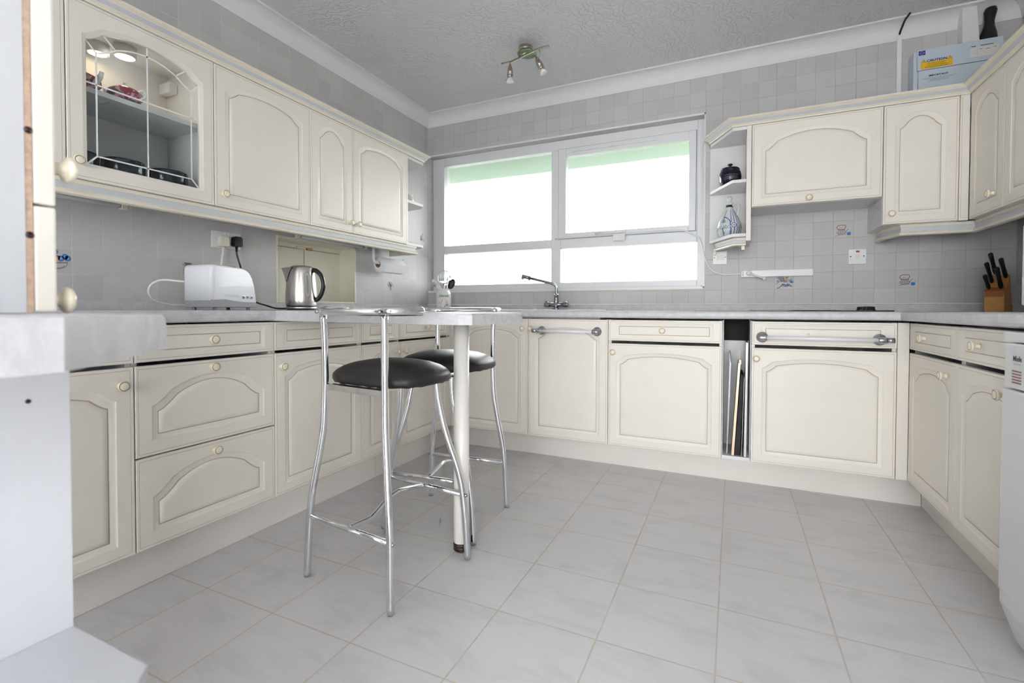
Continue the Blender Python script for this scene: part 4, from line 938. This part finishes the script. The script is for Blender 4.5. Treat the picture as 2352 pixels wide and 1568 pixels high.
JB = [(0, .001), (.048, .001), (.054, .006), (.064, .035), (.068, .062), (.063, .090), (.050, .120), (.034, .148), (.022, .168), (.0175, .180), (.0175, .196), (.020, .198), (.020, .203), (.0175, .205), (0, .205)]
def jr(z):
    for (r0, z0), (r1, z1) in zip(JB, JB[1:]):
        if z0 <= z <= z1 and z1 > z0: return r0+(r1-r0)*(z-z0)/(z1-z0)
    return .02
b = MB(); b.lathe(JB, seg=36); part('body', b, 'stone', t)
jb = -PI/2+.0
def onj(u, v): r = jr(v)+.0006; a_ = jb+u/.066; return (r*math.cos(a_), r*math.sin(a_), v)
b = MB()
for u in (.012, .030, .048, -.036, .064):
    for z0, z1, w_ in ((.006, .052, .005), (.082, .165, .0045)):
        b.ribbon([(u*(1 if z0 < .05 else 1-.0*i), z0+(z1-z0)*i/8) for i in range(9)], w_, onj)
b.ribbon(smoothpath([(-.040, .118), (-.018, .112), (.0, .098), (.006, .080), (.006, .010)], 5), .005, onj)
b.ribbon(circ(.026, .066, .015, .013), .003, onj); b.ribbon(circ(.056, .066, .013, .013), .003, onj); b.ribbon([(.018, .066), (.034, .066)], .003, onj); b.ribbon([(.05, .066), (.063, .066)], .003, onj)
part('painted_stripes', b, 'cobalt', t)
b = MB(); b.text('C.B.', .022, lambda u, v: onj(-.034+u*.9, .084+v)); b.text('TILLADO', .026, lambda u, v: onj(-.031+u*.72, .047+v)); b.text('3', .024, lambda u, v: onj(-.031+u, .014+v)); part('lettering', b, 'blackp', t)
b = MB(); b.m(0).lathe([(0, .205), (.016, .205), (.016, .209), (.008, .211), (.009, .218), (.0145, .230), (.015, .238), (.010, .247), (0, .249)], seg=20); part('stopper', b, 'stone', t)
b = MB(); b.lathe([(.0178, .182), (.0192, .182), (.0192, .194), (.0178, .194)], seg=24); part('neck_band', b, 'slate', t)
b = MB(); b.tube(smoothpath([(.018, -.012, .186), (.036, -.018, .200), (.050, -.022, .186), (.050, -.024, .158), (.044, -.022, .128)], 5), .007, 10); part('handle', b, 'stone', t)

# ------------------------------------------------------------------ knife block
t = thing('knife_block', 'beech knife block in the right-hand corner of the worktop', 'knife block', (3.475, -.235, ZW), math.radians(-41))
b = MB(); b.prism([(-.042, 0), (.043, 0), (.043, .005), (.012, .178), (-.020, .118), (-.046, .100), (-.042, .070)], -.036, .036, 'X', .0015)
for f in b.b.faces:
    cc = f.calc_center_median(); f.material_index = 1 if (cc.y < -.03 and cc.z > .072 and cc.z < .112 and abs(cc.x) < .03) else 0
part('block', b, ['wood', 'woodd'], t)
KD = Vector((0, -.42, .91)).normalized()
def knife(label, x, y, z, L, r, tilt, blade=0.):
    d = (KD+Vector((tilt, 0, 0))).normalized(); p = Vector((x, y, z))
    k = thing('kitchen_knife', label, 'knife', t.matrix_basis @ p, math.radians(-41), 'black handled knives in the knife block')
    b = MB(); o = d*blade
    b.tube([o, o+d*.012, o+d*(L*.5), o+d*(L*.85), o+d*(L-.004), o+d*L], [r*.8, r, r*.85, r, r*1.05, r*.7], 12, ell=(.8, 1.25)); part('handle', b, 'black', k)
    b = MB(); b.tube([-d*.06, o+d*.002], r*.55, 8, ell=(.3, 1.2)); part('blade', b, 'satin', k)
knife('tallest black-handled knife, with its bolster showing, in the block', -.006, .002, .158, .105, .0105, -.05, .030); knife('black-handled knife at the back left of the block', -.022, -.006, .142, .105, .0100, -.06); knife('black-handled knife at the back right of the block', .024, .006, .165, .098, .0105, -.06)
knife('black-handled knife at the front right of the block', .019, -.026, .114, .105, .0110, -.02); knife('short black-handled knife at the front left of the block', -.024, -.030, .112, .072, .0100, -.08)
# white appliance at the picture edge
t = thing('microwave', 'white countertop appliance, only its left edge showing above the right worktop', 'appliance', (3.42, -1.2, ZW))
b = MB(); b.box(3.247, 3.60, -1.45, -1.0, .936, 1.232, .010); part('casing', b, 'plastic', t, world=True)
b = MB(); b.box(3.236, 3.2465, -1.44, -1.02, .944, 1.224, .004); part('door', b, 'plastic', t, world=True)
for x in (3.28, 3.57):
    for y in (-1.42, -1.03):
        b = MB(); b.cyl((x, y, ZW+.0003), (x, y, .937), .012, 10); part('foot', b, 'black', t, world=True)

# ------------------------------------------------------------------ above the right cabinets
t = thing('consumer_unit', 'pale blue fuse box with caution label on top of the corner cabinets', 'fuse box', (3.35, -.05, 1.99))
b = MB(); b.box(3.172, 3.528, -.085, -.0005, 1.985, 2.298, .003); part('casing', b, 'panelblue', t, world=True)
b = MB(); b.box(3.185, 3.526, -.100, -.0855, 2.20-.01, 2.297, .002); part('top_cover', b, 'panelblue', t, world=True)
b = MB(); b.box(3.189, 3.52, -.104, -.0855, 1.99, 2.186, .002); part('lower_cover', b, 'panelblue', t, world=True)
yc = -.1005
pf = lambda u, v: (u, yc, v)
b = MB(); b.quad([(3.189, 2.268), (3.217, 2.268), (3.217, 2.291), (3.189, 2.291)], pf); b.m(1)
pg = lambda u, v: (u, yc-.0004, v)
b.ribbon([(3.203, 2.270), (3.213, 2.2795), (3.203, 2.289), (3.193, 2.2795), (3.203, 2.270)], .0012, pg); b.ribbon([(3.190, 2.2795), (3.216, 2.2795)], .0008, pg); part('maker_badge', b, ['violet', 'panelblue'], t, world=True)
b = MB(); b.m(0)
q = circ(0, 0, .004, .004)
def rr(x0, x1, z0, z1, r): return [(x1-r+r*math.cos(a_), z1-r+r*math.sin(a_)) for a_ in [i*PI/8 for i in range(5)]]+[(x0+r-r*math.sin(a_), z1-r+r*math.cos(a_)) for a_ in [i*PI/8 for i in range(5)]]+[(x0+r-r*math.cos(a_), z0+r-r*math.sin(a_)) for a_ in [i*PI/8 for i in range(5)]]+[(x1-r+r*math.sin(a_), z0+r-r*math.cos(a_)) for a_ in [i*PI/8 for i in range(5)]]
b.quad(rr(3.199, 3.331, 2.194, 2.226, .004), pg)
for x in (3.211, 3.318): b.m(1).quad([(x-.0115, 2.2275), (x+.0115, 2.2275), (x, 2.245)], pg); b.m(0).quad([(x-.0095, 2.2285), (x+.0095, 2.2285), (x, 2.2432)], lambda u, v: (u, yc-.0008, v)); b.m(1).ribbon([(x+.001, 2.2395), (x-.002, 2.2345), (x+.002, 2.2345), (x-.001, 2.2295)], .001, lambda u, v: (u, yc-.0011, v))
b.m(1).text('CAUTION', .0165, lambda u, v: (3.2645+u, yc-.0008, 2.2285+v), bold=.0005, sx=1.12)
b.text('This installation has wiring colours\nto two versions of BS 7671.\nGreat care should be taken before\nundertaking extension, alteration or repair\nthat all conductors are correctly identified.', .0056, lambda u, v: (3.265+u, yc-.0008, 2.2195+v), ls=.95)
part('caution_label', b, ['yellow', 'blackp'], t, world=True)
b = MB(); b.m(2).quad([(3.398, 2.212), (3.508, 2.212), (3.508, 2.262), (3.398, 2.262)], pg)
pk = lambda u, v: (u, yc-.0007, v)
for i in range(9): b.m(1).ribbon([(3.398, 2.213+i*.0058), (3.508, 2.213+i*.0058)], .0004, pk)
b.m(1).ribbon([(3.425, 2.212), (3.425, 2.262)], .0004, pk); b.m(0).ribbon([(3.402, 2.267), (3.420, 2.267)], .0035, pk); b.ribbon([(3.438, 2.267), (3.488, 2.267)], .0030, pk)
for i in range(3): b.m(3).ribbon([(3.432+i*.027, 2.2505-.004*(i % 2)), (3.446+i*.027, 2.2505-.004*(i % 2))], .0022, pk)
part('circuit_chart', b, ['blackp', 'greyp', 'ceramic', 'red'], t, world=True)
b = MB(); pm = lambda u, v: (u, -.1045, v)
b.text('IMPORTANT', .0125, lambda u, v: pm(3.272+u, 2.150+v), bold=.0004, sx=1.15); b.text('This installation should be periodically inspected and tested and\na report on its condition obtained, as prescribed in the\nWiring Regulations issued by the\nInstitution of Engineering and Technology.', .0052, lambda u, v: pm(3.272+u, 2.1405+v), ls=1.0); part('important_notice', b, 'blackp', t, world=True)
t = thing('cable_trunking', 'thin white cable trunking on the tiles left of the fuse box', 'trunking', (3.127, 0, 2.012))
b = MB(); b.box(3.118, 3.139, -.014, -.0005, 2.0105, 2.452, .0015); part('cover', b, 'upvc', t, world=True)
b = MB(); b.tube(smoothpath([(3.128, -.010, 2.44), (3.130, -.022, 2.455), (3.134, -.036, 2.470), (3.137, -.052, 2.483), (3.139, -.068, 2.4895), (3.143, -.088, 2.494), (3.150, -.104, 2.502)], 4), .0052, 8); part('cable', b, 'brown', t, world=True)
t = thing('boxed_duct', 'short white boxed duct rising from the fuse box through the coving', 'duct', (3.41, -.05, 2.30))
b = MB(); b.prism([(3.380, 2.2985), (3.449, 2.2985), (3.436, 2.492), (3.376, 2.492)], -.062, -.0005, 'Y', .002); part('casing', b, 'white', t, world=True)
t = thing('cable_sleeve', 'black plastic cable sleeve between the fuse box and a hole in the coving', 'cable', (3.485, -.045, 2.299))
b = MB(); b.lathe([(0, 0), (.036, 0), (.037, .012), (.033, .040), (.022, .078), (.019, .105), (.022, .130), (.026, .155), (.022, .172), (0, .176)], seg=24, T=Matrix.Translation((3.485, -.045, 2.2985)) @ Matrix.Shear('XY', 4, (.06, 0))); part('sleeve', b, 'black', t, world=True)

# ------------------------------------------------------------------ ceiling spot bar
t = thing('ceiling_spotlight', 'brushed nickel two-lamp spotlight bar on the ceiling, switched off', 'light', (1.155, -.632, ZC))
b = MB(); b.lathe([(0, -.0005), (.039, -.0005), (.041, -.003), (.041, -.020), (.039, -.024), (0, -.024)], (1.155, -.632, ZC), seg=32); part('canopy', b, 'bronze', t, world=True)
b = MB(); b.lathe([(0, -.048), (.058, -.048), (.058, -.045), (0, -.045)], (1.168, -.640, ZC), seg=32); part('glass_disc', b, 'greenish', t, world=True)
bz = 2.441
bp_ = smoothpath([(.992, -.628, bz), (1.045, -.625, bz), (1.105, -.640, bz), (1.160, -.662, bz), (1.215, -.682, bz), (1.270, -.693, bz), (1.328, -.692, bz)], 5)
b = MB(); b.tube(bp_, .0068, 12); b.cyl((1.135, -.652, bz), (1.135, -.640, ZC-.024), .004, 10); b.cyl((1.175, -.668, bz), (1.172, -.645, ZC-.024), .004, 10); part('bar', b, 'bronze', t, world=True)
SPP = [(0, .004), (.004, .002), (.009, -.010), (.0145, -.026), (.0175, -.044), (.0182, -.060), (.0165, -.061), (.0165, -.063), (.0182, -.064), (.0182, -.067), (.0165, -.068), (.0165, -.070), (.018, -.071), (.018, -.082), (.0, -.082)]
LMP = [(.009, -.082), (.012, -.086), (.019, -.098), (.0235, -.108), (.0235, -.110), (.021, -.111), (0, -.109)]
for nm, p, rot, lm in (('left', (1.050, -.628, 2.428), 0, 'glass'), ('right', (1.238, -.672, 2.412), -.45, 'opal')):
    T_ = Matrix.Translation(p) @ Matrix.Rotation(.42, 4, 'Z') @ Matrix.Rotation(rot, 4, 'Y')
    b = MB(); b.lathe(SPP, seg=22, T=T_)
    if nm == 'left': b.cyl((1.050, -.628, bz), (1.050, -.628, 2.424), .0048, 10)
    else: b.cyl((1.268, -.692, bz), (1.268, -.692, 2.396), .0045, 10); b.cyl((1.268, -.692, 2.404), (1.25, -.682, 2.385), .0035, 8)
    sh_ = part('spot_head', b, 'bronze', t, world=True)
    b = MB(); b.lathe(LMP, seg=22, T=T_); o = part('lamp', b, 'lampwhite' if lm == 'opal' else 'tube', sh_)
    bmesh_m = Matrix.Translation((-1.155, .632, -ZC)); o.data.transform(bmesh_m)

# ------------------------------------------------------------------ trays in the slot
def leaning(nm, label, cat, mats, poly, y0, y1, extra=None):
    b = MB(); b.prism(poly, y0, y1, 'Y', .0012)
    if extra: extra(b)
    return solo(nm, b, mats, label, cat)
zb = ZB+.0185
leaning('baking_sheet', 'grey metal tray leaning at the left of the open slot', 'tray', 'tin', [(2.2835, zb), (2.290, zb), (2.304, .645), (2.2985, .660), (2.297, .700), (2.294, .700), (2.2955, .650)], -.565, -.37)
def hook(b): b.m(0).tube(smoothpath([(2.3445, -.575, .655), (2.341, -.578, .690), (2.3435, -.578, .705), (2.347, -.578, .712), (2.349, -.578, .705)], 4), .0022, 8); b.m(0).box(2.3385, 2.352, -.578, -.54, .640, .668, .003)
leaning('framed_tray', 'gold-edged upright tray with a small hook on top in the open slot', 'tray', ['gold'], [(2.3075, zb+.002), (2.321, zb+.002), (2.3475, .640), (2.343, .654), (2.336, .648)], -.590, -.37, hook)
leaning('roasting_tin', 'black baking tin standing beside the gold-edged tray in the slot', 'tray', 'blackiron', [(2.3235, zb), (2.349, zb), (2.3615, .560), (2.3605, .590), (2.350, .595), (2.347, .560)], -.575, -.37)
leaning('oven_shelf', 'thin silver sheet between the black tin and the white board', 'tray', 'satin', [(2.3535, zb), (2.3565, zb), (2.3665, .58), (2.3635, .58)], -.598, -.37)
leaning('white_board', 'thick white board standing at the right of the open slot', 'board', 'ceramic', [(2.3665, zb), (2.378, zb), (2.3825, .755), (2.3715, .758)], -.585, -.37)
t = bpy.data.objects['tray_slot_unit']

# ------------------------------------------------------------------ bar stools
def leg(path, r=.0118):
    b = MB(); b.tube(smoothpath(path, 5), r, 14); return b
def make_stool(label, loc, rz):
    t = thing('bar_stool', label, 'stool', (*loc, 0), rz, 'chrome bar stools with black seats')
    for s in (-1, 1):
        part('leg', leg([(s*.201, -.187, .0005), (s*.196, -.184, .12), (s*.192, -.181, .21), (s*.183, -.177, .30), (s*.155, -.160, .48), (s*.147, -.156, .56), (s*.144, -.154, .68), (s*.145, -.155, .80), (s*.147, -.158, .903)]), 'chrome', t)
    for s in (-1, 1):
        part('leg', leg([(s*.208, .190, .0005), (s*.200, .188, .12), (s*.190, .187, .215), (s*.172, .181, .32), (s*.125, .166, .46), (s*.098, .156, .58), (s*.092, .150, .655)]), 'chrome', t)
    b = MB()
    b.tube([(-.188, -.1805, .210), (.188, -.1805, .210)], .0088, 12); b.tube([(-.185, .186, .237), (.185, .186, .237)], .0088, 12)
    b.tube(smoothpath([(0, -.176, .211), (0, -.10, .209), (0, -.070, .214), (0, -.01, .246), (0, .03, .257), (0, .07, .257), (0, .182, .238)], 5), .0085, 12); part('stretcher', b, 'chrome', t)
    b = MB()
    for s in (-1, 1):
        b.lathe([(.007, 0), (.0068, .004), (.004, .0065), (0, .007)], (s*(.192+.0105), -.181, .210), 'X' if s > 0 else 'X', 12, T=None) if s > 0 else None
        if s > 0: b.lathe([(.007, 0), (.0068, .004), (.004, .0065), (0, .007)], (.190+.0105, .187, .237), 'X', 12)
    b.lathe([(.007, 0), (.0068, .004), (.004, .0065), (0, .007)], (-.150, -.180, .916), '-Y', 12); b.lathe([(.007, 0), (.0068, .004), (.004, .0065), (0, .007)], (.150, -.180, .916), '-Y', 12)
    part('bolts', b, 'satin', t)
    b = MB(); b.box(-.138, .138, -.158, -.132, .648, .669, .003); b.box(-.086, .086, .138, .160, .648, .667, .003); b.box(-.10, -.078, -.132, .138, .655, .669, .002); b.box(.078, .10, -.132, .138, .655, .669, .002); part('seat_frame', b, 'chrome', t)
    # cushion: a domed rounded square
    b = MB(); rings = []; N = 48
    def ringv(k, z, sag=0.):
        o = []
        for i in range(N):
            a_ = 2*PI*i/N; ca_, sa_ = math.cos(a_), math.sin(a_); n_ = 3.2
            rr_ = (abs(ca_)**n_+abs(sa_)**n_)**(-1/n_)
            wx = .203-.014*sa_*(1 if sa_ > 0 else .2)
            zz = z+(.0015*math.sin(i*2.6) if sag else 0)
            o.append(b.b.verts.new((wx*rr_*ca_*k, +.022+.163*rr_*sa_*k, zz)))
        return o
    for k, z, s_ in ((.90, .6695, 0), (.975, .6705, 1), (1.0, .680, 1), (1.0, .692, 0), (.985, .700, 0), (.93, .711, 0), (.82, .724, 0), (.66, .735, 0), (.46, .7425, 0), (.24, .7465, 0), (.08, .748, 0)): rings.append(ringv(k, z, s_))
    for i in range(len(rings)-1):
        for j in range(N): b._f([rings[i][j], rings[i][(j+1) % N], rings[i+1][(j+1) % N], rings[i+1][j]], True)
    b._f(rings[0][::-1]); b._f(rings[-1], True); part('seat', b, 'vinyl', t)
    b = MB(); rp = smoothpath([(-.196, -.050, .918), (-.196, -.085, .918), (-.182, -.130, .918), (-.147, -.160, .918), (-.08, -.180, .918), (0, -.187, .918), (.08, -.180, .918), (.147, -.160, .918), (.182, -.130, .918), (.196, -.085, .918), (.196, -.050, .918)], 6)
    b.tube(rp, .0152, 18, caps=False)
    for s in (-1, 1): b.lathe([(.0152, 0), (.0150, .004), (.012, .010), (.006, .0138), (0, .015)], (s*.196, -.050, .918), 'Y', 18)
    part('back_rail', b, 'chrome', t)
    return t
st = make_stool('chrome bar stool with black seat on the near side of the breakfast bar', (1.196, -1.938), math.radians(-6.5))
s2 = dup(st); s2.matrix_basis = Matrix.Translation((1.1675, -1.498, 0)) @ Matrix.Rotation(math.radians(184.65), 4, 'Z'); s2['label'] = 'chrome bar stool with black seat beyond the breakfast bar, behind its white leg'

# ------------------------------------------------------------------ near left: cupboard run with worktop, end shelves and dresser
PXN, FYN = 1.525, -2.962
t = thing('base_cabinet', 'white cupboard under the nearest worktop, its end hidden by the end shelves', 'cabinet', (PXN-.0165, FYN-.0, ZB), PI)
carcass(t, .50, .725, .52, 'white'); door_front(t, 0, 0, .5, .72, 'arch', 'door')
b = MB(); b.box(1.02, 1.60, -3.44, FYN-.055, .001, ZB-.002); solo('plinth', b, 'plinth', 'white plinth under the nearest cupboard, below the picture', 'plinth')
t = thing('end_shelf_unit', 'white open end shelves in the near left corner, with a peg hole in the side', 'shelf', (1.67, -3.2, ZB))
b = MB(); b.box(PXN-.016, PXN, -3.478, FYN, ZB, ZWB-.001, .001); part('side_panel', b, 'nearwhite', t, world=True)
b = MB(); b.lathe([(0, 0), (.0028, 0), (.0028, .0006), (0, .0006)], (PXN, -3.003, .811), 'X', 14); part('peg_hole', b, 'brown', t, world=True)
SN = [(PXN+.0005, FYN), (1.690, FYN), (1.835, -3.107), (1.835, -3.478), (PXN+.0005, -3.478)]
for z in (ZB, .490):
    b = MB(); b.prism(SN, z, z+.018, 'Z', .0012); part('shelf_board', b, 'nearwhite', t, world=True)
b = MB(); rings = []
for z, o in ((ZWB, .004), (ZWB+.004, 0), (ZW-.014, 0), (ZW-.007, .002), (ZW-.003, .0055), (ZW, .012)):
    rings.append([b.b.verts.new((x, y, z)) for x, y in [(1.00, -2.942-o), (1.698+o, -2.942-o), (1.856, -3.100), (1.856, -3.50), (1.00, -3.50)]])
for A, B_ in zip(rings, rings[1:]):
    for q in range(5): b._f([A[q], A[(q+1) % 5], B_[(q+1) % 5], B_[q]])
b._f(rings[0][::-1]); b._f(rings[-1])
solo('worktop', b, 'worktop', 'grey laminate worktop end with a cut corner, nearest at the left', 'worktop')
t = thing('dresser_cabinet', 'white cupboard standing on the nearest worktop at the left edge, ivory knobs', 'cabinet', (1.5305, -2.975, ZW+.001), PI)
b = MB(); b.box(0, .45, .0295, .47, 0, 1.05); part('carcass', b, 'nearwhite', t)
b = MB(); b.box(.0006, .449, .0225, .0292, .001, 1.049); part('raw_edge', b, 'chip', t)
b = MB()
for z in (.095, .222): b.lathe([(0, 0), (.0042, 0), (.0042, .0006), (0, .0006)], (.0008, .0258, z), 'X', 14, T=Matrix.Scale(1, 4)) if False else b.lathe([(0, -.0006), (.0042, -.0006), (.0042, 0), (0, 0)], (.0006, .0258, z), 'X', 14)
part('screw_hole', b, 'brown', t)
for nm, z0, z1, kzz in (('drawer', .0015, .132, .0165), ('door', .1345, 1.048, .188)):
    b = MB(); b.box(0, .449, 0, .0222, 0, z1-z0, .003); o = part(nm, b, 'cream', t); o.location = (.0008, 0, z0); add_knob(o, .022 if nm == 'door' else .030, kzz-z0)

# ------------------------------------------------------------------ light
w = bpy.data.worlds.new('World'); S.world = w; w.use_nodes = True
nt = w.node_tree; bg = nt.nodes['Background']
bg.inputs[0].default_value = (1.0, .985, .985, 1); bg.inputs[1].default_value = 5.0
def portal(name, loc, rot, sx, sy):
    li = bpy.data.lights.new(name, 'AREA'); li.shape = 'RECTANGLE'; li.size = sx; li.size_y = sy; li.cycles.is_portal = True
    o = bpy.data.objects.new(name, li); COL.objects.link(o); o.location = loc; o.rotation_euler = rot; return o
portal('daylight_portal', (1.07, .36, 1.62), (-PI/2, 0, 0), 2.14, 1.1)
portal('daylight_portal', ((px0+px1)/2, YF-.25, 1.1), (PI/2, 0, 0), px1-px0, 2.3)
portal('daylight_portal', (WX+.3, (SY0+SY1)/2, (SZ0+SZ1)/2), (0, PI/2, 0), SZ1-SZ0, SY1-SY0)
for y, xx in ((-2.213, .125),):
    li = bpy.data.lights.new('cabinet_lamp', 'POINT'); li.energy = .05; li.color = (1, .93, .84); li.shadow_soft_size = .02; o = bpy.data.objects.new('cabinet_lamp', li); COL.objects.link(o); o.location = (xx, y, 1.885)

# ------------------------------------------------------------------ camera
f, ppx, ppy = 1089.77, 1188.9, 730.2
cd = bpy.data.cameras.new('camera'); cam = bpy.data.objects.new('camera', cd); COL.objects.link(cam)
cd.sensor_width = 36; cd.lens = f*36/2352; cd.shift_x = (1176-ppx)/2352; cd.shift_y = (ppy-784)/2352; cd.clip_start = .02
yaw, pit, rol = .4269, -.0185, .0023
F = Vector((-math.sin(yaw)*math.cos(pit), math.cos(yaw)*math.cos(pit), math.sin(pit))); R = Vector((math.cos(yaw), math.sin(yaw), 0)); U = R.cross(F)
R2 = R*math.cos(rol)+U*math.sin(rol); U2 = U*math.cos(rol)-R*math.sin(rol)
cam.matrix_world = Matrix((R2, U2, -F)).transposed().to_4x4(); cam.location = (2.3115, -3.2823, .9253)
cd.dof.use_dof = True; cd.dof.focus_distance = 2.6; cd.dof.aperture_fstop = 4.5
S.camera = cam
S.view_settings.view_transform = 'Standard'; S.view_settings.look = 'None'; S.view_settings.gamma = 1; S.view_settings.use_curve_mapping = False
S.view_settings.exposure = 1.9
cy = S.cycles
cy.use_denoising = True; cy.max_bounces = 7; cy.diffuse_bounces = 4; cy.glossy_bounces = 3; cy.adaptive_threshold = .08; cy.adaptive_min_samples = 24; cy.use_light_tree = False; cy.transparent_max_bounces = 12; cy.transmission_bounces = 4
cy.sample_clamp_indirect = 6; cy.caustics_reflective = False; cy.caustics_refractive = False
